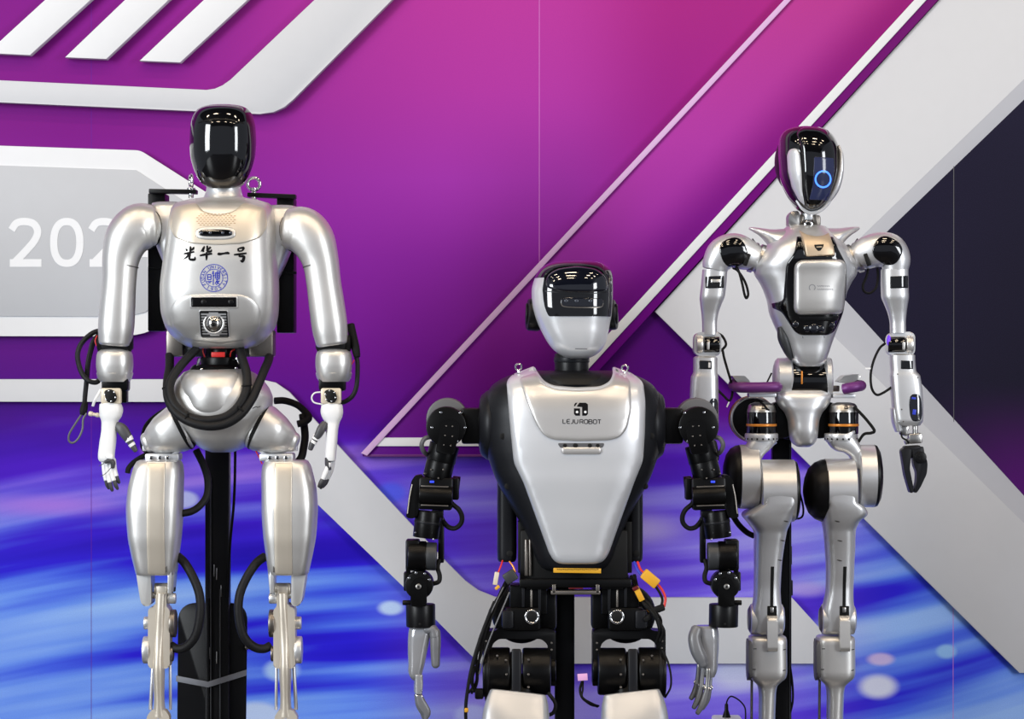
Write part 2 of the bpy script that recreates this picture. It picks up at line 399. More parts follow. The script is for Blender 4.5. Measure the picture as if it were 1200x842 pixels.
# ------------------------------------------------------------------ the setting: floor and printed back wall
WALL_Y = 0.9
W = Frame(WALL_Y)
class NT:
    "small helper for node maths"
    def __init__(s, m): s.t = m.node_tree; s.L = s.t.links
    def m(s, op, a, b=None, c=None):
        n = s.t.nodes.new('ShaderNodeMath'); n.operation = op
        for i, x in enumerate((a, b, c)):
            if x is None: continue
            if isinstance(x, (int, float)): n.inputs[i].default_value = x
            else: s.L.new(x, n.inputs[i])
        return n.outputs[0]
    def ss(s, x, lo, hi):
        n = s.t.nodes.new('ShaderNodeMapRange'); n.interpolation_type = 'SMOOTHSTEP'
        s.L.new(x, n.inputs[0]); n.inputs[1].default_value = lo; n.inputs[2].default_value = hi; return n.outputs[0]
    def ramp(s, x, stops, interp='LINEAR'):
        n = s.t.nodes.new('ShaderNodeValToRGB'); cr = n.color_ramp; cr.interpolation = interp
        while len(cr.elements) < len(stops): cr.elements.new(0.5)
        for e, (p, c) in zip(cr.elements, stops): e.position = p; e.color = c
        s.L.new(x, n.inputs[0]); return n.outputs[0]
    def mix(s, f, a, b, mode='MIX'):
        n = s.t.nodes.new('ShaderNodeMix'); n.data_type = 'RGBA'; n.blend_type = mode
        for i, x in ((0, f), (6, a), (7, b)):
            if isinstance(x, (int, float, tuple)): n.inputs[i].default_value = x
            else: s.L.new(x, n.inputs[i])
        return n.outputs[2]
    def noise(s, x, y, scale, detail=2, z=0.0):
        c = s.t.nodes.new('ShaderNodeCombineXYZ')
        for i, q in enumerate((x, y)): s.L.new(q, c.inputs[i])
        c.inputs[2].default_value = z
        n = s.t.nodes.new('ShaderNodeTexNoise'); n.inputs['Scale'].default_value = scale; n.inputs['Detail'].default_value = detail
        s.L.new(c.outputs[0], n.inputs['Vector']); return n.outputs['Fac']
def print_coords(m, S):
    nt = NT(m); g = m.node_tree.nodes.new('ShaderNodeNewGeometry'); sp = m.node_tree.nodes.new('ShaderNodeSeparateXYZ'); nt.L.new(g.outputs['Position'], sp.inputs[0])
    u = nt.m('MULTIPLY_ADD', sp.outputs[0], S, 600.0); v = nt.m('MULTIPLY_ADD', sp.outputs[2], -S, 421 + CAM_H * S)
    return nt, u, v
PRINT = 0.80
def ink(r, g, b): c = rgb(r, g, b); return (c[0] * PRINT, c[1] * PRINT, c[2] * PRINT, 1)
def inkb(r, g, b): c = rgb(r, g, b); return (c[0] * 1.1, c[1] * 1.1, c[2] * 1.1, 1)
def printed(name, rough=0.45):
    m = bpy.data.materials.new(name); m.use_nodes = True; b = m.node_tree.nodes['Principled BSDF']; b.inputs['Roughness'].default_value = rough
    b.inputs['Specular IOR Level'].default_value = 0.10; MATS[name] = m; return m, b
# the printed picture: magenta to violet above, streaks of blue light with soft round lights below
m, b = printed('wall_print'); nt, u, v = print_coords(m, W.S)
x = nt.m('DIVIDE', v, 842.0)
left = nt.ramp(x, [(0.0, ink(138, 22, 140)), (0.16, ink(132, 20, 136)), (0.30, ink(132, 26, 150)), (0.42, ink(112, 16, 138)), (0.52, ink(92, 8, 136)), (0.60, ink(70, 10, 150)), (0.66, ink(74, 24, 190))])
mid = nt.ramp(x, [(0.0, ink(198, 62, 166)), (0.12, ink(190, 60, 172)), (0.25, ink(172, 56, 180)), (0.36, ink(146, 40, 166)), (0.50, ink(118, 20, 146)), (0.60, ink(92, 8, 142)), (0.66, ink(104, 24, 168))])
right = nt.ramp(x, [(0.0, ink(182, 44, 140)), (0.30, ink(150, 30, 150)), (0.45, ink(84, 4, 116)), (0.58, ink(96, 8, 140)), (0.66, ink(112, 40, 186))])
up = nt.mix(nt.ss(u, 60, 620), left, mid); up = nt.mix(nt.ss(u, 640, 800), up, right)
dx = nt.m('SUBTRACT', u, 600.0)
bend = nt.m('ADD', nt.m('MULTIPLY', dx, 0.05), nt.m('MULTIPLY', nt.m('POWER', nt.m('ABSOLUTE', dx), 3.0), nt.m('MULTIPLY_ADD', nt.m('SIGN', dx), 2.1e-7, 0.7e-7)))
t = nt.m('ADD', v, bend)
n1 = nt.noise(nt.m('DIVIDE', u, 620.0), nt.m('DIVIDE', t, 52.0), 1.0, 1.2, 3.4)
n2 = nt.noise(nt.m('DIVIDE', u, 320.0), nt.m('DIVIDE', t, 15.0), 1.0, 2.0, 9.1)
nn = nt.m('ADD', nt.m('MULTIPLY', n1, 0.82), nt.m('MULTIPLY', n2, 0.18))
blue = nt.ramp(nn, [(0.28, inkb(26, 14, 176)), (0.40, inkb(40, 30, 210)), (0.47, inkb(66, 96, 226)), (0.54, inkb(104, 146, 238)), (0.66, inkb(146, 184, 244))])
viol = nt.ramp(nn, [(0.30, inkb(58, 12, 168)), (0.44, inkb(74, 22, 190)), (0.52, inkb(96, 64, 206)), (0.60, inkb(150, 112, 222)), (0.70, inkb(186, 150, 230))])
warm = nt.ramp(nn, [(0.28, inkb(80, 32, 186)), (0.40, inkb(96, 66, 212)), (0.48, inkb(128, 112, 224)), (0.56, inkb(160, 156, 228)), (0.68, inkb(204, 200, 236))])
cw = nt.m('MULTIPLY', nt.ss(nt.m('ABSOLUTE', nt.m('SUBTRACT', u, 735.0)), 330, 150), nt.ss(v, 520, 620))
dv_ = nt.m('ADD', nt.ss(v, 540, 690), 0.0)
low = nt.mix(dv_, viol, blue); low = nt.mix(cw, low, warm)
edge = nt.m('ADD', v, nt.m('MULTIPLY', nt.noise(nt.m('DIVIDE', u, 160.0), nt.m('DIVIDE', v, 60.0), 1.0), 60.0))
col = nt.mix(nt.ss(edge, 500, 600), up, low)
for (cu, cv, ru, rv, c, a, so) in [(186, 527, 22, 15, (186, 120, 214), .8, .35), (214, 585, 20, 11, (182, 190, 232), .9, .3), (60, 592, 90, 13, (168, 116, 216), .75, .8), (458, 577, 20, 13, (70, 90, 226), .8, .4), (458, 712, 16, 9, (196, 222, 246), .9, .4),
        (250, 540, 40, 14, (120, 96, 222), .6, .6), (345, 515, 20, 20, (40, 80, 226), .7, .7), (330, 785, 22, 14, (178, 210, 240), .85, .35), (300, 838, 34, 17, (200, 216, 236), .8, .3), (553, 838, 22, 14, (170, 180, 236), .9, .3), (580, 800, 24, 14, (186, 184, 230), .7, .5),
        (1032, 772, 17, 8, (212, 190, 226), .9, .4), (1029, 804, 24, 15, (224, 228, 238), .95, .4), (1109, 763, 13, 9, (150, 196, 240), .9, .35), (862, 790, 46, 20, (208, 214, 230), .85, .6), (945, 690, 30, 10, (170, 150, 222), .8, .6), (660, 835, 120, 30, (176, 170, 230), .5, .8), (752, 620, 60, 20, (186, 176, 226), .7, .8)]:
    q = nt.m('SQRT', nt.m('ADD', nt.m('POWER', nt.m('DIVIDE', nt.m('SUBTRACT', u, float(cu)), float(ru)), 2.0), nt.m('POWER', nt.m('DIVIDE', nt.m('SUBTRACT', v, float(cv)), float(rv)), 2.0)))
    col = nt.mix(nt.m('MULTIPLY', nt.ss(q, 1.0 + so * .5, 1.0 - so * 1.2), a * .9), col, inkb(*c))
grain = nt.noise(u, v, 0.9, 1.0)
col = nt.mix(nt.m('MULTIPLY', nt.ss(grain, .35, .7), 0.10), col, ink(70, 40, 190))
nt.L.new(col, b.inputs['Base Color'])
# lighter magenta print of the raised wedge board
m, b = printed('wedge_print'); nt, u, v = print_coords(m, W.S); x = nt.m('DIVIDE', v, 842.0)
q = nt.m('ADD', u, nt.m('MULTIPLY', v, 0.93))      # constant along the wedge's slanted edges
c1 = nt.ramp(x, [(0.0, ink(194, 62, 152)), (0.2, ink(184, 60, 172)), (0.36, ink(160, 46, 170)), (0.5, ink(126, 22, 148)), (0.64, ink(96, 6, 136))])
c2 = nt.ramp(x, [(0.0, ink(160, 24, 120)), (0.3, ink(132, 20, 140)), (0.5, ink(96, 8, 120)), (0.64, ink(88, 4, 130))])
c3 = nt.ramp(x, [(0.0, ink(120, 0, 110)), (0.3, ink(122, 6, 128)), (0.5, ink(116, 10, 140)), (0.64, ink(96, 8, 136))])  # print beyond the white stripe, darkened to paint in the shadow there
col = nt.mix(nt.ss(q, 985, 1075), c1, c2); col = nt.mix(nt.ss(q, 1074, 1080), col, c3)
grain = nt.noise(u, v, 0.9, 1.0); col = nt.mix(nt.m('MULTIPLY', nt.ss(grain, .35, .7), 0.10), col, ink(90, 40, 190))
nt.L.new(col, b.inputs['Base Color'])
# dark navy print inside the chevron with a violet corner
m, b = printed('navy_print'); nt, u, v = print_coords(m, W.S)
q = nt.m('ADD', nt.m('MULTIPLY', nt.ss(u, 1040, 1230), 1.0), 0.0)
vio = nt.m('MULTIPLY', nt.ss(v, 440, 590), nt.ss(u, 1060, 1200))
col = nt.mix(vio, ink(30, 27, 50), ink(96, 14, 128))
grain = nt.noise(u, v, 0.8, 1.0); col = nt.mix(nt.m('MULTIPLY', nt.ss(grain, .4, .7), .25), col, ink(46, 42, 74))
nt.L.new(col, b.inputs['Base Color'])
for nm, c in (('board_white', (226, 228, 232)), ('board_pale', (206, 208, 213)), ('board_grey', (190, 193, 199)), ('board_bevel', (186, 188, 196)), ('digit_white', (232, 234, 238)), ('acrylic_edge', (214, 176, 220))):
    m, b = printed(nm, 0.5); nt, u, v = print_coords(m, W.S); n = nt.noise(u, v, 0.06, 3.0)
    k = tuple(x * 0.985 for x in c); nt.L.new(nt.mix(n, rgb(*c), rgb(*k)), b.inputs['Base Color'])
mat('joint_pale', rgb(206, 130, 206), 0, .6, spec=.1); mat('joint_deep', rgb(104, 36, 150), 0, .6, spec=.1)
mat('floor_grey', rgb(60, 60, 64), 0.0, 0.4); mat('ceiling_dark', rgb(38, 38, 42), 0.0, 0.8)

fl = G().box((0, 0, 0), (1, 1, 1), 0)
me = bpy.data.meshes.new('floor'); me.from_pydata([(-4, -8, 0), (4, -8, 0), (4, 1.0, 0), (-4, 1.0, 0), (-4, -8, -.1), (4, -8, -.1), (4, 1.0, -.1), (-4, 1.0, -.1)], [], [(0, 1, 2, 3), (7, 6, 5, 4), (0, 4, 5, 1), (1, 5, 6, 2), (2, 6, 7, 3), (3, 7, 4, 0)])
me.materials.append(MATS['floor_grey']); fo = bpy.data.objects.new('floor', me); COL.objects.link(fo); fo['kind'] = 'structure'; fo['label'] = 'pale grey hall floor'
me = bpy.data.meshes.new('ceiling'); me.from_pydata([(x_, y_, z_) for z_ in (4.6, 4.7) for x_, y_ in ((-5, -9), (5, -9), (5, 1.0), (-5, 1.0))], [], [(0, 1, 2, 3), (7, 6, 5, 4), (0, 4, 5, 1), (1, 5, 6, 2), (2, 6, 7, 3), (3, 7, 4, 0)])
me.materials.append(MATS['ceiling_dark']); co = bpy.data.objects.new('ceiling', me); COL.objects.link(co); co['kind'] = 'structure'; co['label'] = 'dark hall ceiling'
# wall: a backing with printed sheets side by side, hairline joints at the seams
FV = W.floor_v()
def quad(u0, u1, v0, v1): return [(u0, v0), (u1, v0), (u1, v1), (u0, v1)]
wall = W.solid('wall_back', G().prism(quad(-520, 1720, -420, FV), 4.5, 24, 0), 'acrylic_edge', 'exhibition back wall covered with printed magenta and blue sheets', kind='structure')
for a, c in zip([-520, 107, 632, 1117], [107, 632, 1117, 1720]):
    if a > 0: W.part('joint_strip', G().prism(quad(a - .35, a + .35, -420, FV), .1, 4.5, 0), 'joint_pale' if a > 200 else 'joint_deep', wall)
    W.part('printed_sheet', G().prism(quad(a + .35, c - .35, -420, FV), 0, 4.5, 0), 'wall_print', wall)

def board(name, poly, d0, d1, m, label, cat='wall panel', group=None, bev=0.5):
    return W.solid(name, G().prism(poly, d0 - 2, d1 - 2, bev), m, label, cat, group)
def line(p, q, v): return p[0] + (q[0] - p[0]) * (v - p[1]) / (q[1] - p[1])
# three short slanted bars
for (bl, br, tl, tr), bar_label in zip([((-12, 64), (38, 66.5), (58, 0), (111, 0)), ((79, 69), (127, 71), (151, 0), (202, 0)), ((166, 73), (213, 75), (243, 0), (294, 0))],
        ['short slanted white bar farthest from the rising arm of the bent ribbon', 'short slanted white bar between two like bars above the bent ribbon', 'short slanted white bar next to the rising arm of the bent ribbon']):
    tv = -300
    board('slanted_bar', [bl, br, (line(br, tr, tv), tv), (line(bl, tl, tv), tv)], -14, 0, 'board_white', bar_label, group='slanted white bars on the wall')
# bent ribbon above the first robot
board('bent_ribbon', [(-480, 73), (244, 107)] + [(254, 106), (263, 102), (272, 95)] + [(372, 0), (690, -300), (772, -300), (462, 0)] + [(345, 118), (335, 127), (322, 133), (306, 135)] + [(-480, 100)], -14, 0, 'board_pale', 'pale grey ribbon board running level then bending up behind a robot head')
# sign panel with digits
sp = board('sign_panel', rpoly([(-480, 155), (166, 177), (262, 238), (262, 318), (178, 389), (150, 394), (-480, 393)], [0, 6, 4, 4, 14, 6, 0]), -9, 0, 'board_white', 'white six-sided sign board with a grey field and large pale digits')
W.part('grey_field', G().prism([(-480, 178), (161, 200), (236, 248), (236, 312), (172, 366), (150, 371), (-480, 369)], -12.5, -10.5, .3), 'board_grey', sp)
flat = lambda u, v: -12.5
DIG = {'2': [(3, 14), (9, 6), (19, 4.2), (29, 7), (33.5, 15.5), (30, 26), (20, 38), (7, 51.5)], '0': [(19.5 + x_ - 19.5, y_) for x_, y_ in pill(19.5, 28.5, 15.2, 24.3, 72, 2.35)]}
DIG['0'].append(DIG['0'][0])
for ch, u0 in (('2', 13), ('0', 61), ('2', 106), ('4', 150)):
    g = G()
    if ch == '4': g.stroke([(u0 + 29, 0 + 256), (u0 + 29, 313)], 8.6, flat, .4); g.stroke([(u0 + 29, 258), (u0 + 5, 297)], 8.6, flat, .41); g.stroke([(u0 + 2, 297.3), (u0 + 41, 297.3)], 8.6, flat, .42)
    else:
        g.stroke([(u0 + x, 256 + y) for x, y in DIG[ch]], 8.6, flat, .4, 8 if ch == '2' else 1)
        if ch == '2': g.stroke([(u0 + 1, 308.5), (u0 + 38, 308.5)], 9, flat, .42)
    W.part('digit', g, 'digit_white', sp, 'large pale digit %s' % ch)
# long ribbon: level, down a slant, level again
board('stepped_ribbon', [(-480, 444), (306, 444), (324, 448), (340, 459), (413, 539), (482, 613), (524, 658), (545, 679), (560, 691), (580, 699), (927, 699), (997, 776), (562, 776), (546, 760), (474, 687), (373, 590), (256, 474), (244, 470), (-480, 470)], -9, 0, 'board_pale', 'pale grey ribbon board stepping down the wall from the left to the floor level print')
# raised wedge board with white chevron stripe and clear edge strip
def LE(v): return 920 - (v * 495 / 530.0)
def RE(v): return 1099 - 0.916 * v
wd = board('wedge_board', [(LE(-300), -300), (LE(530), 530), (426, 534), (RE(534), 534), (RE(-300), -300)], -11, 0, 'wedge_print', 'large raised magenta wedge board with a white stripe along two edges')
def WS(v): return 1071 - 0.916 * v
W.part('white_stripe', G().prism([(WS(-300), -300), (WS(512), 512), (446, 512), (439, 522), (1085 - .916 * 522, 522), (1085 + .916 * 300, -300)], -15, -12.5, .3), 'board_white', wd)
W.part('edge_strip', G().prism([(LE(-300) - 1, -300), (LE(530) - 1, 530), (LE(530) + 6, 533), (LE(-300) + 6.5, -300)], -17, -12, .4), 'acrylic_edge', wd, 'clear pinkish edge strip')
W.part('edge_strip', G().prism([(428, 531.5), (RE(534), 531.5), (RE(534), 534.3), (428, 534.3)], -13.6, -12, .3), 'purple_bumper', wd)
# big chevron on the right: white board, grey bevel strip, navy inlay
ck = board('chevron_board', [(1373.8, -300), (767, 365), (1193, 787), (1640, 787), (1640, 752), (1340, 752), (932, 351), (1605, -300)], -7, 0, 'board_pale', 'huge pale chevron board pointing left with a navy field inside')
W.part('bevel_strip', G().add([(932, 351, -9), (1605, -300, -9), (1632, -300, -3.6), (974, 334, -3.6), (1356, 752, -3.6), (1340, 752, -9)], [(0, 1, 2, 3), (0, 3, 4, 5)]), 'board_bevel', ck)
W.part('navy_field', G().prism([(974, 334), (1632, -300), (1640, -300), (1640, 752), (1356, 752)], -3.6, -2, 0), 'navy_print', ck)
W.part('seam_line', G().prism(quad(1116.6, 1117.4, 190, 545), -3.9, -3.5, 0), 'mid_grey', ck)
# ------------------------------------------------------------------ first robot: silver humanoid with a black egg-shaped face
A = Frame(0.0)
A.thing('humanoid_robot', (259, 905, 0), 'silver humanoid robot with glossy black oval face and blue university seal on its chest', 'robot')
MIR = 522.0
# head
head_s = Loft([(122.5, 261.5, 12, 6, 10, 2.2), (124, 261.5, 20, 6, 20, 2.2), (128, 261.5, 28, 6, 30, 2.3), (136, 261.5, 33.5, 6, 38, 2.3), (150, 261.5, 36.8, 6, 43, 2.3), (166, 261.5, 37.6, 6, 44, 2.3), (182, 261.5, 36.6, 5, 42, 2.3), (196, 261.5, 33.2, 4, 38, 2.3), (208, 261.5, 28.2, 3, 32, 2.3), (216, 261.5, 23, 3, 27, 2.2), (221, 261.5, 17, 3, 20, 2.2)])
hd = A.part('head', G().loft(head_s, 56), 'silver')
def vt(t): return 122.5 + 12 * (abs(2 * t - 1) ** 8)
def vb(t): return 221.5 - 14 * (abs(2 * t - 1) ** 5)
vis = A.part('visor', G().region(head_s, radians(190), radians(350), vt, vb, 2.0, 64, 44, 5), 'gloss_black', hd, 'glossy black face shield')
hs = G().loft(head_s, 56, off=2.0).surf()
A.part('visor_frame_line', G().stroke([(236, 146.5), (250, 143.5), (262, 142.8), (274, 143.5), (289, 147)], 1.2, hs, 0.5), 'satin_black', vis)
# neck and torso
A.part('neck', G().loft([(210, 261.5, 19, 6, 18, 2), (222, 261.5, 20.5, 6, 19, 2), (229, 261.5, 22.5, 6, 21, 2), (235, 261.5, 28, 6, 25, 2.1), (240, 261.5, 38, 6, 32, 2.2), (246, 261.5, 50, 7, 40, 2.4)], 48, 1.5), 'silver_cool')
tor_s = Loft([(231, 261, 24, 8, 18, 2.4), (233.5, 261, 40, 7, 28, 2.6), (238, 261, 54, 5, 40, 3.6), (246, 261, 59.5, 3, 49, 3.6), (262, 260.5, 61.5, 1, 55, 3.6), (285, 260, 63.5, -1, 58, 3.6), (310, 259, 66, -2, 60, 3.6), (340, 258, 68, -2, 60, 3.6), (362, 258, 67.5, -1, 58, 3.6), (380, 258.5, 64, 1, 54, 3.6), (392, 258.5, 58, 3, 48, 2.8), (400, 259, 50, 5, 42, 2.7), (405, 259, 42, 6, 36, 2.6), (408, 259, 32, 6, 30, 2.5)])
tg = G().loft(tor_s, 72); ts = tg.surf()
tor = A.part('torso', tg, 'silver')
# neckline dip, upper chest plate with the lamps' warm reflection painted in, belly relief
A.part('chest_plate', G().patch(rpoly([(206, 245), (234, 239), (243, 250), (262, 255), (280, 250), (290, 239), (315, 246), (317, 268), (310, 281), (290, 288), (262, 289.5), (232, 288), (212, 281), (204, 268)], 5), ts, 1.6, 2.5, 5), 'silver_warm', tor, 'upper chest plate with golden lamp reflection in its colour')
A.part('belly_plate', G().patch(rpoly([(206, 362), (214, 352), (228, 347), (262, 345.5), (292, 347), (304, 353), (311, 363), (309, 384), (298, 397), (262, 403), (222, 398), (208, 384)], 6), ts, 1.4, 5, 5), 'silver', tor)
g = G()
for r in range(7):
    v = 253.6 + r * 2.15
    n = 9 if r in (0, 6) else 11
    for k in range(n):
        if r in (2, 3, 4) and False: continue
        u = 259.5 + (k - (n - 1) / 2) * 4.1 + (1.0 if r % 2 else -1.0)
        g.stroke([(u - 1.25, v), (u + 1.25, v)], 0.75, ts, 2.1)
sg = A.part('speaker_slots', g, 'grille', tor)
cs = lambda u, v: ts(u, v) - 1.6
cm = A.part('chest_camera', G().patch(pill(259.5, 275.8, 23, 7.6, 40, 3.2), cs, 1.6, 2.2, 4), 'silver', tor)
A.part('camera_window', G().patch(pill(259.5, 275.8, 19.5, 4.3, 36, 3.4), cs, 2.3, .8, 3), 'gloss_black', tor, 'black camera window')
for u in (243.5, 253.5, 268, 277):
    A.part('lens', G().lathe((u, 275.6, cs(u, 275.6) - 3.1), (0, 0, 1), [(0, 1.3), (.3, 1.7), (2, 1.7)], 14), 'lens_grey', cm)
# calligraphy on the chest
INK = {
 'a': [([(9, .5), (9.2, 4), (8.7, 8)], [1, 1.9, 1.2]), ([(3.6, 3), (4.6, 4.6), (5, 6.2)], [.7, 1.7, .8]), ([(13.4, 1.2), (12.2, 3.4), (10.6, 5.6)], [.8, 1.8, .6]), ([(1.2, 9.2), (6, 8.4), (13.6, 6.8)], [1.1, 1.7, 1.2]), ([(7.4, 8.6), (5.4, 12.4), (1, 15.6)], [1.6, 1.5, .5]), ([(9.2, 8), (8.2, 12), (8.2, 15.2), (11, 16), (14.2, 15.6), (14.6, 12.6)], [1.1, 1.5, 1.7, 2, 2, .6])],
 'b': [([(5.4, .6), (4, 4), (1.4, 7)], [1, 1.9, .5]), ([(4.2, 3.4), (4.2, 7.6)], [1.3, 1.4]), ([(12.6, 1.6), (10, 4.4), (7.4, 6)], [1.6, 1.5, .6]), ([(8.6, 0), (8.8, 4), (9.6, 6.8), (13, 6.6), (13.6, 4.4)], [1.4, 1.7, 1.8, 1.6, .5]), ([(.2, 11.6), (6, 10.4), (14.4, 9.4)], [1.2, 1.9, 1.3]), ([(8, 7.4), (8, 12), (7.9, 17)], [1.2, 1.9, .9])],
 'c': [([(.4, 8.2), (1.8, 9.4), (7, 8.8), (11.4, 8.2), (13.6, 9.2)], [1.3, 2.2, 1.5, 2, 1.3])],
 'd': [([(4.6, 2.2), (5.4, 5.6)], [1.2, 1.5]), ([(4.8, 2.6), (8, 1.8), (11, 1.6), (10.4, 3.6), (9.6, 5.2)], [1, 1.5, 1.9, 1.5, 1]), ([(5.4, 5.6), (9.6, 5)], [1.2, 1.2]), ([(.2, 9.6), (6, 9), (14.6, 7.8)], [1.2, 1.7, 1.3]), ([(7, 9.2), (6.4, 11.4), (11, 11.4), (11.6, 13.4), (9.8, 17.2), (7.4, 15.8)], [1, 1.3, 1.9, 2.2, 2.2, .5])]}
for k, u0, v0 in (('a', 221.5, 290.5), ('b', 241.4, 290.2), ('c', 262, 290.6), ('d', 280.6, 291.2)):
    g = G()
    for pth, wd_ in INK[k]: g.stroke([(u0 + x, v0 + y) for x, y in pth], [q_ * 1.5 for q_ in wd_], ts, 0.4, 5)
    A.part('brush_character', g, 'ink', tor)
# round seal
g = G(); cu_, cv_ = 258.0, 327.5
for R_, w_ in ((15.6, .8), (10.1, .7)):
    g.stroke([(cu_ + R_ * cos(2 * pi * i / 36), cv_ + R_ * sin(2 * pi * i / 36)) for i in range(37)], w_, ts, .35, 2)
def arc_text(g, word, a0, a1, up):
    n = len(word)
    for i, ch in enumerate(word):
        if ch == ' ': continue
        a = radians(a0 + (a1 - a0) * i / (n - 1))
        c = Vector((cu_ + 12.85 * cos(a), cv_ + 12.85 * sin(a))); ex = Vector((-sin(a), cos(a))) * (1 if up else -1); ey = Vector((-cos(a), -sin(a))) * (1 if up else -1)
        seg_strokes(g, ch, lambda x, y: tuple(c + ex * ((x - .45) * 2.6) + ey * ((y - .5) * 3.3)), 0.55, ts)
arc_text(g, 'FUDAN UNIVERSITY', -212, 32, True); arc_text(g, '1905', 122, 58, False)
for p in [[(-7.5, -4), (-7.5, 1.8)], [(-7.5, -4), (-3.4, -4)], [(-3.4, -4), (-3.4, 1.8)], [(-7.5, -1), (-3.4, -1)], [(-7.5, 1.8), (-3.4, 1.8)], [(-8.4, 4.2), (-2.4, 3.8)], [(-6.6, 5.6), (-4, 5.2)], [(-.6, -8.4), (-2, -4.6)], [(-.6, -7), (-.9, 8)], [(-1.8, -2.4), (.6, -2.8)], [(1.4, -6), (6.6, -6.6)], [(1.6, -4.4), (6.4, -4.8)], [(1.6, -6), (1.6, .4)], [(6.4, -6.6), (6.4, .2)], [(1.6, -2.4), (6.4, -2.6)], [(1.6, 0), (6.4, -.2)], [(4, -8), (4, 0)], [(2, 1.6), (6.8, 1.2)], [(4.2, 1.4), (1.2, 6.6)], [(2.2, 4), (6.6, 3.4)], [(5.6, 3.6), (2.4, 8)], [(3, 4.4), (7, 7.8)]]:
    g.stroke([(cu_ + x, cv_ + y) for x, y in p], 1.05, ts, .35)
A.part('round_seal', g, 'seal_blue', tor, 'round blue printed seal')
# stereo window and lamp dome
bs = lambda u, v: ts(u, v) - 1.2
A.part('window_frame', G().patch(rpoly([(230, 348), (285.5, 348), (285.5, 362.5), (230, 362.5)], 2.5), bs, 1.8, 1.2, 4), 'silver', tor)
sw = A.part('stereo_window', G().patch(rpoly([(231.5, 349.5), (284, 349.5), (284, 361), (231.5, 361)], 1.5), bs, 2.3, .6, 4), 'gloss_black', tor, 'long black stereo camera window')
for u in (246.5, 277.5):
    A.part('lens', G().lathe((u, 355, bs(u, 355) - 3), (0, 0, 1), [(0, 2.2), (.4, 3), (2, 3)], 18), 'satin_black', sw)
A.part('lamp_plate', G().patch(rpoly([(240.5, 364.5), (274, 364.5), (274, 396), (240.5, 396)], 2), bs, 1.8, .8, 4), 'silver_cool', tor)
g = G()
for i in range(9):
    v = 367.5 + i * 3.2
    for sx in (-1, 1):
        L_ = 4 + 0.09 * (i - 4) ** 2 * 4
        g.stroke([(257.3 + sx * 15.2, v), (257.3 + sx * (15.2 - L_), v)], 1.25, bs, 2.3)
g.stroke([(242, 366), (272.6, 366)], 1.8, bs, 2.3); g.stroke([(242, 366), (242, 394.5)], 1.6, bs, 2.3); g.stroke([(272.6, 366), (272.6, 394.5)], 1.6, bs, 2.3); g.stroke([(242, 394.8), (272.6, 394.8)], 1.2, bs, 2.3)
A.part('vent_slots', g, 'matt_black', tor)
bd = bs(257.3, 379.6)
ld = A.part('lamp_ring', G().torus((257.3, 379.6, bd - 3.2), (0, 0, 1), 11.0, 1.6, 36), 'silver', tor)
A.part('lamp_dome', G().ell((257.3, 379.6, bd - 1.5), (9.8, 9.8, 8)), 'ball_chrome', tor, 'mirror-like lamp dome')
A.part('lamp_core', G().ell((257.3, 380.5, bd - 8.2), (3.4, 2.6, 2.2)), 'satin_black', ld)
A.part('dome_rim', G().torus((257.3, 379.6, bd - 4.2), (0, 0, 1), 9.6, .7, 32), 'satin_black', ld)
# shoulders
sh_l = G().loft([(235, 193, 12, 14, 10, 2.6), (236.5, 192, 16.5, 14, 15, 2.8), (241, 191.5, 18, 14, 19, 2.8), (258, 193.5, 19, 13, 24, 2.6), (280, 197, 18.5, 13, 25, 2.5), (300, 200.5, 15, 13, 22, 2.5), (318, 204, 10, 14, 17, 2.4), (332, 206.5, 6, 15, 12, 2.3)], 36, 3).shift(dd=10)
A.part('shoulder', sh_l, 'silver_cool'); A.part('shoulder', sh_l.mirror(MIR - 1.5).shift(dv=4), 'silver_cool')
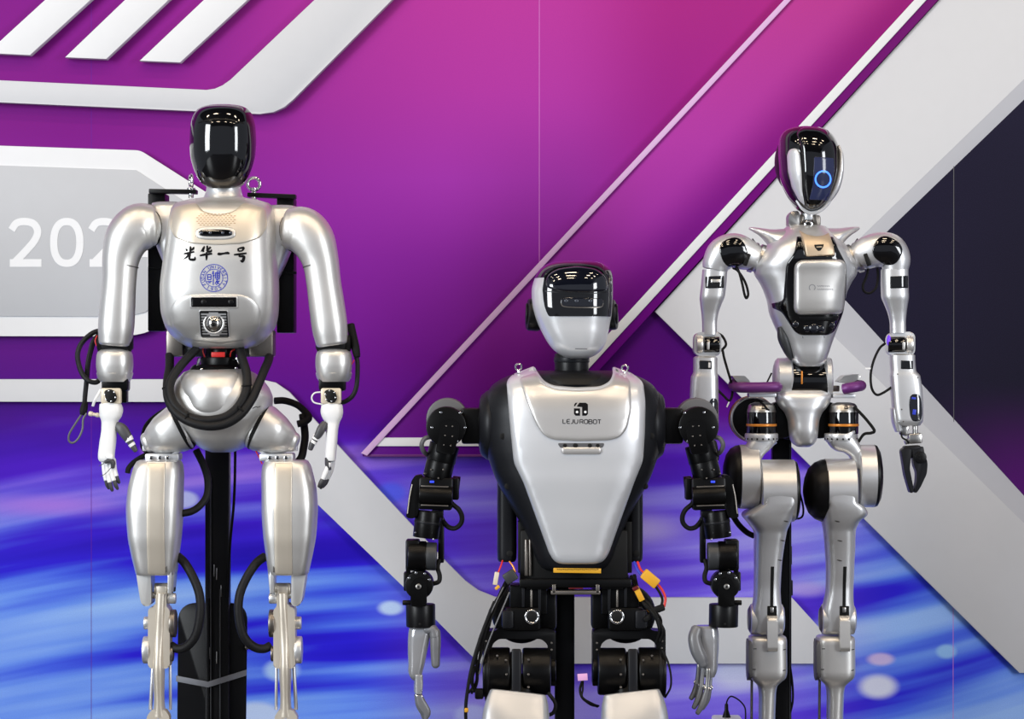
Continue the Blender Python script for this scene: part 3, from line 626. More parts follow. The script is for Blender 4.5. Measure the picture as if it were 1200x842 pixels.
# arms: (path of the upper arm, seam, cuff centre)
arms = [([(176, 264, 6, 25, 26), (162, 266, 3, 27.5, 29), (149, 280, 0, 26, 28), (142, 303, -2, 21.5, 25), (140.5, 330, -4, 19.5, 23), (138.5, 358, -5, 20.5, 23), (137, 384, -6, 20.8, 22), (135.6, 401, -6, 18.8, 20)], -1),
        ([(341, 268, 6, 25, 26), (355, 270, 3, 27.5, 29), (367, 283, 0, 26, 28), (375.5, 305, -2, 21.5, 25), (379.5, 330, -4, 20.2, 23), (383.5, 358, -5, 20.8, 23), (387, 384, -6, 20.8, 22), (389.4, 401, -6, 18.8, 20)], 1)]
for path, sd in arms:
    ua = A.part('upper_arm', G().limb(path, 40, 6, 2.3, rc=6, rc2=4), 'silver')
    q = path[3]; A.part('seam_ring', G().limb([(q[0] - 0.2 * sd, 308.6, q[2], 20.85, 24.4), (q[0] + .1 * sd, 310, q[2], 20.7, 24.3)], 40, 2, 2.3), 'seam', ua)
    A.part('shoulder_ball', G().ell((258.6 + sd * 95.5, 266.8 + (3 if sd > 0 else 0), 2), (26.6, 27.6, 28), 40, 24), 'silver', ua)
    A.part('shoulder_ring', G().ell((258.6 + sd * 93.2, 267.6 + (3 if sd > 0 else 0), 2), (26.8, 26.4, 9), 40, 16), 'satin_black', ua)
    cu2 = 134.7 if sd < 0 else 391.3
    eb = A.part('elbow', G().box((cu2 + 1.5 * -sd, 402, -2), (34, 18, 26), 5).box((cu2 - sd * 17.5, 398, 0), (7, 24, 16), 2.5).lathe((cu2 - 20, 402, -2), (1, 0, 0), [(0, 8), (1, 10), (39, 10), (40, 8)], 24), 'matt_black')
    fa = A.part('forearm_cuff', G().loft([(408.5, cu2, 12, -2, 12, 2.4), (409.5, cu2, 16, -2, 16, 2.4), (412, cu2, 19.3, -2, 19, 2.5), (418, cu2, 21, -2, 21, 2.5), (426, cu2, 21.4, -2, 21.4, 2.5), (434, cu2, 20.6, -2, 20.6, 2.5), (440, cu2, 19.2, -2, 19.2, 2.5), (441.5, cu2, 18.6, -2, 18.6, 2.5)], 44, 1.5), 'silver')
    A.part('cuff_shield', G().lathe((cu2, 0, -1), (0, 1, 0), [(436, 20.6), (437, 21.4), (443, 20), (447, 17.2), (447, 16), (441, 17)], 36), 'silver', fa)
    wr = A.part('wrist', G().box((cu2 + 1.5 * -sd, 448, -2), (31, 20, 22), 3).box((cu2 - sd * 6 + (6 if sd > 0 else 0), 458, 3), (17, 28, 16), 2), 'black_metal')
    pu = cu2 - 2.5
    pl = A.part('wrist_plate', G().box((pu, 463.5, -11), (24, 19, 8), 2.5).cyl((pu, 470, -6), (pu, 476, -6), 9, 1), 'ivory', wr)
    A.part('wrist_disc', G().prism(rpoly([(pu - 8, 458), (pu - 1, 455), (pu + 5, 458), (pu + 8, 466), (pu + 4, 472), (pu - 4, 471)], 3), -18, -14, .8), 'matt_black', pl)
    for a in range(6): A.part('screw', G().cyl((pu + 6.4 * cos(a * 1.05 + .3), 463.5 + 6.2 * sin(a * 1.05 + .3), -19), (pu + 6.4 * cos(a * 1.05 + .3), 463.5 + 6.2 * sin(a * 1.05 + .3), -17), 1.1, .3, n=10), 'chrome', pl)
# wires at the wrists
A.part('white_wire', G().tube([(378, 459, -12), (370, 460, -14), (366.5, 465, -15), (369, 471, -14), (379, 473.5, -12)], .9), 'white_plastic')
A.part('white_wire', G().tube([(120, 456, -12), (117, 462, -13), (113, 469, -13), (110.5, 475, -10)], 1.7), 'white_plastic')
# left hand (spread, seen from its back) and right hand (thumb side)
h1 = A.part('hand', G().loft([(471, 130, 9, -6, 8, 2.5), (473, 130.5, 12.5, -6, 10, 2.5), (480, 131.2, 13.8, -6, 11, 2.5), (487, 130.8, 12.8, -6, 10.5, 2.5), (494, 129.6, 9.6, -6, 9, 2.5), (504, 128.8, 9, -6, 8.5, 2.8), (520, 127, 9.6, -6, 8.5, 2.8), (534, 125.6, 9.6, -6, 8, 3), (538, 125.8, 9.3, -6, 7.5, 3), (540, 126, 8, -6, 6, 3)], 32, 2), 'white_plastic')
A.part('knuckle_plate', G().box((130.5, 534.5, -13), (8.5, 5, 5), 1.5, roll=8), 'white_plastic', h1)
fingers = [((121.5, 540), (123.5, 553), (125.5, 562), (128, 572.5)), ((126, 540), (128, 554), (130, 564), (132.5, 575)), ((130.5, 539), (132, 552), (135, 562), (138.6, 573)), ((133.4, 538), (135, 549), (137.4, 557), (140, 566))]
for i, (p0, p1, p2, p3) in enumerate(fingers):
    d = -8 + 2.5 * abs(i - 1.5)
    f = A.part('finger', G().limb([(p0[0], p0[1], d + 3, 2.6, 4), (p1[0], p1[1], d - 1, 2.8, 4), (p2[0], p2[1], d - 3, 2.6, 3.6)], 14, 4, 2.4, rc=1, rc2=1), 'white_plastic', h1)
    k = A.part('fingertip', G().limb([(p2[0], p2[1], d - 3, 2.4, 3), ((p2[0] + p3[0]) / 2, (p2[1] + p3[1]) / 2, d - 2, 2.5, 3), (p3[0], p3[1] - 1.5, d, 1.9, 2.4)], 14, 4, 2.3, rc=.5, rc2=1.6), 'finger_grey', h1)
A.part('finger_root', G().limb([(125, 541, -12.5, 2.2, 2), (130, 538.5, -12.5, 2.6, 3), (134, 541, -11, 3, 4), (133.5, 547, -9, 2.4, 4)], 12, 4), 'finger_grey', h1)
for q_ in ([(118.5, 545, -13), (124, 542, -14.5), (129, 537, -15)], [(120, 557, -14), (126, 554, -15.5), (133, 546.5, -14.5)]): A.part('finger_joint', G().tube(q_, .45), 'finger_grey', h1)
th = A.part('thumb', G().limb([(139, 498, -6, 4.6, 6), (144, 502, -8, 6.4, 6.5), (149, 509, -9, 6, 6), (152, 514, -9, 5, 5)], 18, 4, 3, rc=1.5, rc2=1), 'finger_grey', h1)
A.part('thumb_band', G().limb([(151.2, 511.5, -9, 5.4, 5.4), (153.5, 516, -9, 5, 5)], 16, 2, 2.6), 'white_plastic', h1)
A.part('thumb_band', G().limb([(155, 519, -9, 4.2, 4.4), (157, 522, -9, 3.8, 4)], 16, 2, 2.6), 'white_plastic', h1)
A.part('thumb_tip', G().limb([(153, 515.5, -9, 4.2, 4.2), (157.5, 523, -9, 3.6, 3.8), (160, 527, -9, 2.8, 3)], 16, 4, 2.3, rc2=2), 'finger_grey', h1)
h2 = A.part('hand', G().loft([(472, 389.5, 9, -6, 8, 2.5), (474, 389.3, 12.2, -6, 10, 2.5), (482, 389.3, 13.2, -6, 11, 2.5), (488, 389.6, 12, -6, 10.5, 2.5), (495, 390, 8.4, -6, 9, 2.5), (505, 389.6, 6.8, -6, 9.5, 2.8), (520, 388.8, 6.6, -6, 10, 2.8), (534, 387.8, 6.4, -6, 10, 3), (539, 387.8, 6, -6, 9, 3)], 32, 2), 'white_plastic')
A.part('finger_root', G().limb([(384.5, 536, -8, 3.2, 7), (385, 543, -9, 3.6, 7), (386.5, 550, -9, 2.6, 6)], 14, 4), 'finger_grey', h2)
for i, (p0, p1, p2, p3) in enumerate([((390.5, 540), (388, 550), (384, 560), (378.5, 571)), ((388.5, 541), (385.5, 551), (381.5, 560), (376.5, 572)), ((387, 542), (383, 552), (379.5, 560), (374.6, 570))]):
    d = -2 - 5 * i
    A.part('finger', G().limb([(p0[0], p0[1], d, 2.6, 3.2), (p1[0], p1[1], d, 3.2, 3.4), (p2[0], p2[1], d, 2.8, 3)], 14, 4, 2.4, rc=1, rc2=1), 'white_plastic', h2)
    A.part('fingertip', G().limb([(p2[0], p2[1], d, 2.6, 2.8), ((p2[0] + p3[0]) / 2, (p2[1] + p3[1]) / 2, d, 2.9, 3), (p3[0], p3[1] - 1, d, 1.8, 2)], 14, 4, 2.3, rc2=1.4), 'finger_grey', h2)
A.part('thumb', G().limb([(381, 496, -10, 4, 6), (377.5, 502, -12, 5.2, 6.5), (374.5, 508, -12, 4.6, 6), (371.5, 512, -12, 4, 5)], 18, 4, 3, rc=1.5, rc2=1), 'finger_grey', h2)
A.part('thumb_band', G().limb([(373, 509.5, -12, 4.8, 5), (370.4, 514.5, -12, 4.2, 4.6)], 16, 2, 2.6), 'white_plastic', h2)
A.part('thumb_tip', G().limb([(370.6, 514, -12, 3.6, 4), (367, 519, -12, 3.6, 4), (364.8, 525, -12, 3, 3)], 16, 4, 2.3, rc2=2), 'finger_grey', h2)
A.part('thumb_band', G().limb([(369.6, 516, -12, 4, 4.4), (367.8, 518.6, -12, 3.8, 4.2)], 16, 2, 2.6), 'white_plastic', h2)
# cables on the arms
A.part('cable', G().tube([(121, 386, 6), (108, 390, 4), (96, 401, 2), (91, 414, 0), (93, 428, -2), (98.5, 440, -4), (106, 446.5, -6), (114, 447.5, -4), (118, 442, -2)], 3.0), 'hose')
A.part('cable', G().tube([(117, 391, 8), (109, 399, 7), (105, 412, 6), (102, 428, 5), (101, 446, 3), (99.5, 462, 2), (98.5, 480, 0)], lambda t: 3.4 - .6 * t), 'hose')
A.part('cable_end', G().tube([(100, 470, 1), (98, 480, 0), (97, 486, -1)], lambda t: 3 + 1.6 * sin(pi * t)), 'rubber')
A.part('grey_wire', G().tube([(96, 485, -1), (89, 496, -3), (82, 508, -4), (81.5, 516, -4), (86, 518.5, -4), (92, 514, -4), (97, 503, -3), (98, 491, -3), (102, 484, -3)], 1.25), 'mid_grey')
A.part('connector', G().cyl((104.5, 484, -4), (120, 487, -4), 2.1, .5).cyl((105, 484.1, -4), (109, 484.9, -4), 2.9, .5).cyl((113, 485.6, -4), (116.5, 486.3, -4), 2.7, .5), 'ivory')
A.part('red_wire', G().tube([(114.5, 393, -4), (112.6, 399, -6), (114.5, 405, -6), (118.5, 408.5, -6)], .8), 'red')
A.part('cable', G().limb([(411, 381, 2, 4.6, 5), (413.5, 393, 0, 4.8, 6), (416.5, 407, -1, 5, 6), (418.5, 417, -2, 4, 5)], 14, 5, 2.2, rc=2, rc2=2), 'rubber')
A.part('cable', G().tube([(417, 416, -2), (419, 424, -2), (419, 440, -2), (417.5, 454, -2), (413, 464, -2), (404, 470.5, -2), (398, 471, 0)], 2.7), 'hose')
A.part('red_wire', G().tube([(412, 427, -4), (414, 424.5, -6), (415.5, 421.5, -6)], .6), 'red')
# waist: side motors, black drive, red block
for c0, c1, c2 in ((194, 214, 238), (320, 291, 278)):
    sm = A.part('side_motor', G().box(((c0 + c1) / 2, 402, 20), (abs(c1 - c0), 32, 36), 3), 'gunmetal')
    A.part('motor_band', G().cyl((c1, 408, 20), (c2, 408, 20), 10, 1), 'dark_grey', sm)
dr = A.part('waist_drive', G().cyl((259, 402, 8), (259, 429, 8), 17, 2).cyl((259, 418, 8), (259, 432, 8), 25, 1.5).loft([(427, 254, 27, 4, 25, 2), (433, 254, 32, 2, 30, 2), (435.5, 254, 31, 2, 29, 2)], 40), 'black_metal')
A.part('red_block', G().box((257, 415.3, -11), (16, 6, 4), .8), 'red', dr)
A.part('red_wire', G().tube([(240, 405, -6), (238.5, 411, -8), (240.5, 418, -6)], .8), 'red')
A.part('red_wire', G().tube([(276, 409, -8), (272, 412, -9), (270.5, 418, -6)], .8), 'red')
for u, v in ((240, 432.5), (258, 434), (280, 431)): A.part('screw', G().cyl((u, v, -30), (u, v, -20), 1.4, .4, n=10), 'chrome', dr)
A.part('cable_clip', G().box((234, 424, -12), (3.4, 10, 3), .8, roll=12), 'chrome', dr)
A.part('cable_clip', G().box((281, 422, -12), (4, 8, 3), .8, roll=-30), 'chrome', dr)
# pelvis with belly dome and hip covers
pel_s = [(431, 257, 24, 4, 24, 2), (433, 257, 33, 3, 32, 2.1), (438, 257, 43, 2, 40, 2.2), (447, 257.5, 52, 1, 46, 2.3), (457, 258, 58.5, 0, 50, 2.3), (467, 258.5, 61, 0, 52, 2.3), (477, 258.5, 60.5, 0, 52, 2.3), (488, 258.5, 56.5, 0, 51, 2.3), (500, 259, 49, 1, 47, 2.3), (511, 259.5, 40, 2, 41, 2.3), (520, 260, 31, 4, 33, 2.2), (526, 260, 23, 5, 25, 2.2), (529.5, 260, 13, 5, 15, 2.2)]
pl = A.part('pelvis', G().loft(pel_s, 64, 2), 'silver')
A.part('belly_dome', G().loft([(433, 253, 30, -2, 32, 2.1), (436, 253, 37, -4, 38, 2.1), (444, 252.5, 41.5, -7, 44, 2.1), (456, 252.5, 42.5, -9, 47, 2.1), (468, 252.5, 39, -10, 46, 2.1), (478, 252.5, 36, -10, 43.5, 2.2), (486, 252.5, 29.5, -10, 39, 2.2), (491, 252.5, 21, -9, 33, 2.2), (493.5, 252.5, 11, -8, 26, 2.2)], 48, 2), 'silver', pl)
A.part('scuff_mark', G().stroke([(300, 477.5), (304, 475.6), (305.5, 476.4), (308.5, 475.2)], .8, G().loft(pel_s, 64, 2).surf(), .3), 'ink', pl)
for mm in (False, True):
    f = (lambda g: g.mirror(517)) if mm else (lambda g: g)
    hp = A.part('hip_cover', f(G().limb([(213, 499.5, 0, 28.5, 33), (206, 503, -1, 28, 33), (197, 507, -2, 25, 31), (188, 511.5, -2, 21.5, 27), (180, 515, -2, 17, 21), (174, 517.5, -2, 12, 14)], 40, 6, 2.6, rc=2, rc2=7)), 'silver')
    A.part('hip_gap', f(G().limb([(216, 498, 0, 27.4, 33), (212, 500, 0, 29.2, 34)], 40, 2, 2.6)), 'matt_black', hp)
    br = A.part('hip_bracket', f(G().box((192, 535, 0), (40, 9, 34), 2.5).box((205, 531, -12), (26, 3, 4), 1, roll=-26).box((170.5, 524, -4), (5, 8, 10), 1)), 'silver_cool')
    for u in (180, 190, 199):
        A.part('bolt', f(G().disc(u, 535.5, -21, -16, 2.6, .6, 12)), 'chrome', br)
        A.part('bolt_hole', f(G().disc(u, 535.5, -22, -20, 1.2, .2, 10)), 'matt_black', br)
# thighs and shanks
thigh_s = [(538.5, 186.5, 22, 0, 22, 4.0), (540, 186.5, 25, 0, 26, 4.0), (545, 186, 27.5, 0, 29, 4.0), (556, 185, 29.6, -1, 31, 4.0), (575, 182.8, 31.4, -2, 33, 4.0), (596, 182, 32, -3, 34, 4.0), (625, 182, 30.3, -3, 33, 4.0), (648, 182.5, 27, -2, 30, 4.0), (662, 183.2, 24.6, -1, 28, 4.0), (671, 183.6, 23, 0, 26, 4.0), (672, 183.6, 22, 0, 25, 4.0)]
tg2 = G().loft(thigh_s, 56); tsf = tg2.surf()
for mm in (False, True):
    f = (lambda g: g.mirror(MIR)) if mm else (lambda g: g)
    t_ = A.part('thigh', f(tg2), 'silver')
    A.part('thigh_prong', f(G().prism(rpoly([(160.5, 660), (179, 660), (179.5, 706), (176, 708.5), (170, 708), (167, 702)], [2, 2, 2, 3, 3, 4]), -18, 18, 4, seg=3)), 'silver', t_)
    A.part('front_panel', f(G().patch(rpoly([(177, 541), (197.5, 541), (197.5, 670.5), (177, 670.5)], 2), tsf, 1.1, .9, 5)), 'silver_warm', t_, 'flat champagne panel down the front of the thigh')
    A.part('inner_prong', f(G().prism(rpoly([(198, 655), (207, 652), (206.5, 668), (204.5, 692), (199.5, 693)], 1.2), -16, 12, 2)), 'silver_cool', t_)
    A.part('slide_slot', f(G().prism(quad(197.6, 199.6, 656, 668), -28, -20, .2)), 'seam', t_)
    A.part('push_rod', f(G().box((201.6, 674, -21), (4.4, 38, 4), .8)), 'silver_cool', t_)
    kn = A.part('knee_block', f(G().cyl((181, 690, 0), (199.5, 690, 0), 7.5, 1.5).box((190, 692, -4), (13, 14, 12), 2)), 'silver_warm')
    A.part('knee_pin', f(G().cyl((197, 700.5, -2), (206.5, 700.5, -2), 6.3, 1.2).cyl((178, 697, 0), (203, 697, 0), 4, .5)), 'silver_cool', kn)
    A.part('pin_gap', f(G().box((204, 690, -2), (3.4, 5, 9), .4)), 'matt_black', kn)
    sk = A.part('shank', f(G().prism(rpoly([(184, 694), (196.5, 694), (196.5, 709), (200.5, 713), (200.5, 779), (197, 781.5), (179, 781.5), (175, 779), (175.3, 713), (178, 710), (184, 709)], [2, 2, 3, 3, 2, 2, 2, 2, 3, 2, 3]), -13, 13, 3.5, seg=3)), 'silver_warm')
    A.part('shank_ridge', f(G().limb([(190.5, 694, -10, 6, 6), (189.5, 715, -11, 5.6, 5), (188.5, 736, -11.5, 5.2, 3.4), (187.8, 750, -11.5, 5.2, 3.6), (187.2, 770, -10, 6, 7), (187, 785, -8, 7.2, 9), (187, 815, -4, 6.2, 8), (187, 830, -2, 7, 8), (187, 838, -1, 9, 8)], 24, 5)), 'silver_warm', sk)
    A.part('side_disc', f(G().cyl((168.8, 729.5, 0), (176, 729.5, 0), 7.6, 1)), 'silver_cool', sk)
    A.part('side_disc', f(G().cyl((168, 761, 0), (176, 761, 0), 16, 1.2)), 'silver_cool', sk)
    A.part('side_motor_cap', f(G().cyl((199.5, 730, 0), (206.4, 730, 0), 16.4, 1.2).cyl((199.5, 765, -4), (204, 765, -4), 9, 1)), 'gunmetal', sk)
    A.part('ankle_rod', f(G().cyl((178.4, 779, 6), (175.4, 832, 6), 2.2, .4, n=12)), 'silver_cool', sk)
    A.part('ankle_rod', f(G().cyl((198.6, 779, 6), (199, 832, 6), 1.8, .4, n=12)), 'silver_cool', sk)
    A.part('ankle_fork', f(G().prism(rpoly([(173, 868), (173, 838), (178, 831), (187, 829), (195, 831), (199.5, 838), (199.5, 868), (194, 868), (194, 846), (190, 840.5), (183, 840.5), (179, 846), (179, 868)], 2.5), -8, 8, 1.5)), 'silver_warm', sk)
    A.part('foot', f(G().cyl((171, 856, 0), (202, 856, 0), 6, 1).box((186.5, 872, 0), (20, 22, 22), 3).prism(rpoly([(-85, 905), (-85, 896), (-60, 886), (20, 880), (42, 888), (45, 905)], 6), 170, 204, 3, axis='u')), 'silver_cool', sk)
# hoses
A.part('waist_hose', G().tube([(233, 408, -16), (219, 424, -28), (207.5, 441, -36), (204.5, 455, -42), (210, 471, -50), (224, 484, -55), (241, 490, -58), (258, 490, -58), (274, 485, -56), (287, 472, -52), (293.5, 455, -46), (292.5, 436, -36), (285, 416, -22), (282, 404, -10)], 5.2, 12), 'hose')
A.part('waist_hose', G().tube([(198, 416, 6), (200, 430, -10), (200, 448, -30), (203, 466, -44), (213, 482, -54), (231, 493, -60), (252, 497.5, -62), (272, 494.5, -61), (288, 484, -57), (300, 467, -49), (307, 449, -38), (312, 433, -22), (315, 420, 2), (313, 408, 14)], 5.2, 12), 'hose')
for (u, v, d, ax) in ((226, 487, -58, (1, .5, 0)), (201, 455, -36, (0, 1, -.5)), (289, 478, -56, (1, -1, 0)), (294, 451, -45, (.1, 1, 0))): A.part('cable_tie', G().torus((u, v, d), ax, 5.6, .9, 18, 6), 'rubber')
A.part('hip_cable', G().tube([(196, 478, 34), (180, 487, 34), (168, 499, 30), (164.5, 514, 24), (166, 526, 18), (178, 533, 12)], 3.4), 'rubber')
A.part('hip_cable', G().tube([(180, 530, 14), (168, 534, 10), (157, 541, 4), (151, 548, 0), (149.5, 554, 0)], 3.2), 'rubber')
A.part('hip_cable', G().tube([(318, 470, 40), (330, 470, 44), (345, 475, 40), (356, 484, 32), (360, 490, 26), (355, 495, 20), (347, 497, 18)], 4.2, 10), 'rubber')
A.part('hip_cable', G().tube([(352, 486, 32), (354, 498, 28), (355.5, 512, 24), (354, 526, 20), (352, 536, 14), (345, 545, 10)], 4.6, 10), 'rubber')
A.part('thigh_hose', G().tube([(226, 528, 30), (235, 545, 26), (241, 562, 20), (241, 580, 14), (234, 592, 8), (224, 599, 4), (212, 601.5, 0)], 4.4, 10), 'hose')
for mm in (False, True):
    f = (lambda g: g.mirror(MIR - 4)) if mm else (lambda g: g)
    A.part('shank_hose', f(G().tube([(208, 652, 4), (217, 659, -4), (227, 674, -10), (235, 693, -14), (237, 713, -16), (234, 734, -16), (228, 748, -14), (218, 757, -10), (208, 759, -6), (201, 756, -2)], 5.3, 12)), 'hose')
A.part('red_wire', G().tube([(296, 522, -8), (302, 530, -10), (308, 543, -8)], .8), 'red')

# ------------------------------------------------------------------ stand of the first robot
A1 = Frame(0.0); fv = A1.floor_v()
A1.thing('robot_stand', (256, fv, 100), 'tall black stand with a rounded back plate holding the robot with the oval black face', 'stand')
po = A1.ppart('post', G().box((255.5, (400 + fv) / 2, 96), (28, fv - 400, 22), 1.5), 'stand_black')
A1.ppart('post_rail', G().box((247, (560 + fv) / 2, 83), (1.6, fv - 560, 4), .3), 'dark_grey', po)
A1.ppart('post_rail', G().box((258, (690 + fv) / 2, 83), (1.6, fv - 690, 4), .3), 'dark_grey', po)
for u, v in ((251, 668), (254, 672), (259, 692), (246, 765), (254, 770)): A1.ppart('post_scratch', G().box((u, v, 83.5), (1, 14, 3), .2), 'aluminium', po)
bp = A1.ppart('back_plate', G().prism(rpoly([(207, fv - 4), (209, 706), (290, 706), (287, fv - 4)], [0, 22, 22, 0], 8), 106, 112, 1), 'stand_black')
A1.ppart('tape_strip', G().prism([(206.5, 791), (244, 798.5), (289, 784), (289, 791), (244, 805), (206.5, 798)], 78, 80, .3), 'tape', bp, 'grey tape strip bent in a shallow V')
A1.ppart('centre_fin', G().box((244.5, (700 + fv) / 2, 90), (3, fv - 700, 22), .5), 'stand_black', bp)
A1.ppart('knob', G().disc(290.5, 757, 98, 108, 3.4, 1, 14), 'gunmetal', bp)
A1.ppart('base', G().prism(rpoly([(170, fv), (170, fv - 5), (340, fv - 5), (340, fv)], 1), -140, 200, 1), 'stand_black')
# carrying frame behind the shoulders
for (a, b_, c, e_) in ((176, 196, 222.5, 387), (326, 346, 227.5, 389)):
    sp_ = A1.ppart('side_rail', G().box(((a + b_) / 2, (c + e_) / 2 + 3, 60), (b_ - a, e_ - c - 4, 40), 1.5), 'stand_black')
    A1.ppart('rail_collar', G().box(((a + b_) / 2, c + 92, 38), (b_ - a + 3, 3, 8), .5), 'satin_black', sp_)
A1.part('mount_pad', G().box((258, 330, 61), (60, 40, 8), 1), 'stand_black')
A1.ppart('cross_beam', G().box((261, 330, 74), (170, 60, 22), 2), 'stand_black')
for (a, b_, v_) in ((175.5, 231, 224.5), (290.5, 347, 229.5)):
    bm_ = A1.ppart('shoulder_bar', G().box(((a + b_) / 2, v_ + (0 if a < 200 else 0), 34), (b_ - a, 5, 18), .8, roll=2.2 if a > 200 else 0.8), 'stand_black')
    ub = 224 if a < 200 else 297.5
    A1.ppart('eye_bolt', G().torus((ub, 212.5 if a < 200 else 215.5, 30), (0, 0, 1) if a > 200 else (.95, 0, .3), 7.2, 1.9, 32).cyl((ub, 220 if a < 200 else 223, 30), (ub, 232 if a < 200 else 236, 30), 3, .6).cyl((ub, 220, 30), (ub, 223, 30), 5, .6), 'chrome', bm_, 'chrome lifting eye')
A1.ppart('thin_cable', G().tube([(276, 470, 60), (276, 540, 62), (274, 590, 66), (269, 640, 70), (266, 700, 76)], 1.6), 'rubber')
# ------------------------------------------------------------------ second robot: white chest shell over black machinery
B = Frame(-0.15); bf = B.floor_v()
B.thing('humanoid_robot', (672, bf, 0), 'humanoid robot with white chest shell, black exposed joints and grey hands', 'robot')
MB2 = 1344.6
def both(g): return (g, g.mirror(MB2))
# head
hs_ = Loft([(307, 676, 16, 8, 18, 2.6), (308.5, 675, 28, 8, 30, 2.6), (312, 674.5, 36, 7, 40, 2.7), (318, 673.5, 42, 6, 46, 2.8), (326, 672, 45.5, 5, 50, 2.8), (342, 670.5, 47.5, 4, 52, 2.8), (356, 670.5, 47, 3, 52, 2.8), (370, 671.5, 45, 1, 50, 2.8), (380, 672.5, 42, 0, 48, 2.8), (390, 674, 38.5, -2, 45, 2.8), (400, 675.5, 34.5, -4, 41, 2.7), (408, 676.5, 29.5, -5, 37, 2.7), (414, 677, 23, -6, 31, 2.6), (418, 677.5, 16, -6, 24, 2.5), (420, 677.5, 10, -6, 16, 2.4)])
hd = B.part('head', G().loft(hs_, 72, 2), 'pearl')
def q0(t): return 306.8
def q1(t): return 371.2 - 44 * max(0, (0.10 - t) / 0.10) ** 2.5 - 40 * max(0, (t - 0.93) / 0.07) ** 2.5
vs_ = B.part('visor', G().region(hs_, radians(229), radians(342), 312, q1, 1.3, 72, 40, 5), 'gloss_black', hd, 'glossy black wraparound visor')
B.part('crown_cap', G().loft([(305.6, 676, 14, 8, 16, 2.6), (307, 675.2, 28, 8, 31, 2.6), (311, 674.5, 36.6, 7.2, 40.8, 2.7), (316.5, 673.7, 42, 6.2, 46.2, 2.8), (322, 672.8, 44.8, 5.5, 49, 2.8), (326, 672.2, 46, 5, 50.6, 2.8)], 72, 1.5), 'gloss_black', hd)
hsf = G().loft(hs_, 72, 2, off=1.3).surf()
B.part('forehead_glass', G().patch(rpoly([(638.5, 338), (640, 324), (652, 316), (676, 312.5), (698, 316), (709, 325), (712, 341), (690, 343.5), (660, 343)], 6), hsf, 2.4, 5, 5), 'lens', vs_, 'domed dark forehead glass')
B.part('brow_line', G().stroke([(638, 342), (660, 344.5), (690, 345), (714, 342.5)], 1.0, hsf, 0.5), 'black_shell', vs_)
B.part('camera_slot', G().torus((0, 0, 0), (0, 0, 1), .01, .01, 4, 4).patch(rpoly([(656, 349.5), (706, 350.5), (706, 361), (656, 360)], 5), hsf, 0.9, .8, 4), 'lens', vs_)
for u in (662.5, 674.5, 690.5): B.part('lens', G().lathe((u, 353.6, hsf(u, 353.6) - 1.9), (0, 0, 1), [(0, 1.3), (.3, 1.9), (2, 1.9)], 14), 'lens_grey', vs_)
B.part('slot_rim', G().stroke([(656.5, 356), (660, 360), (680, 361.2), (702, 360.6), (705.5, 356)], 1.0, hsf, 1.2), 'gunmetal', vs_)
B.part('chin_line', G().stroke([(673, 408.6), (687, 408.9)], 1.3, G().loft(hs_, 72, 2).surf(), .3), 'faint_grey', hd)
for a, b_, r_ in ((634, 617.5, 19), (712, 722.5, 18)):
    e_ = B.part('ear_disc', G().cyl((a, 369, 8), (b_, 368, 6), r_, 3), 'satin_black', hd, 'round black ear cap')
    B.part('ear_inset', G().torus((b_, 368, 6), (1, 0, 0), r_ * .62, 1.4, 28), 'black_shell', e_)
nk = B.part('neck', G().cyl((670, 414, 4), (670, 448, 4), 20, 1), 'satin_black')
B.part('neck_ring', G().cyl((670, 418, 4), (670, 424.5, 4), 20.8, .8), 'black_shell', nk)
# torso
ts_ = [(434, 671, 50, 10, 30, 2.6), (437, 671, 66, 9, 40, 2.6), (443, 671, 82, 7, 50, 2.7), (452, 671, 95, 5, 57, 2.8), (465, 671, 102, 3, 61, 2.8), (485, 671, 105.5, 1, 63, 2.8), (505, 671, 105, 0, 63, 2.8), (525, 671, 102, -1, 62, 2.8), (545, 671, 96, -2, 60, 2.8), (563, 671, 89, -3, 58, 2.8), (585, 671, 77, -3, 55, 2.8), (610, 671.5, 63, -4, 51, 2.8), (635, 672, 52, -5, 46, 2.8), (652, 672, 46, -6, 42, 2.8), (662, 672, 40, -6, 38, 2.8), (666, 672, 34, -6, 34, 2.8)]
tg = G().loft(ts_, 80); tsf = tg.surf()
tr = B.part('torso', tg, 'black_shell')
fs_ = B.part('front_shell', G().patch(rpoly([(593.5, 446), (601, 438), (626, 428.5), (630, 436), (637, 446), (648, 451), (674, 453), (702, 452), (713, 446), (717, 438), (718, 429), (741, 437), (752, 447), (754, 470), (753, 505), (751, 538), (741, 562), (712, 645), (706, 654), (697, 657), (657, 657), (649, 654), (643, 645), (613, 562), (602, 540), (597, 490)], [5, 5, 3, 3, 6, 8, 3, 8, 6, 3, 3, 5, 5, 3, 3, 6, 6, 8, 5, 5, 5, 5, 8, 6, 6, 3]), tsf, 9, 7, 5), 'pearl', tr, 'large white chest shell')
fsf = lambda u, v: tsf(u, v) - 9
B.part('chest_plate', G().patch(rpoly([(608, 442), (628, 436), (637, 449), (650, 455), (674, 456.5), (701, 455), (714, 449), (720, 436), (736, 443), (737, 478), (732, 500), (724, 510), (712, 513.5), (676, 514.5), (647, 513), (636, 508), (627, 495), (617, 470)], [5, 4, 6, 8, 4, 8, 6, 4, 6, 6, 8, 8, 5, 3, 6, 8, 8, 5]), fsf, 3.0, 4, 5), 'pearl_chest', fs_, 'raised upper chest plate with warm light in its colour')
csf = lambda u, v: tsf(u, v) - 12
B.part('chest_handle', G().patch(rpoly([(656, 521), (703, 521), (702, 529.5), (657, 529.5)], 4.5), fsf, 2.6, 3.5, 3), 'pearl_chest', fs_)
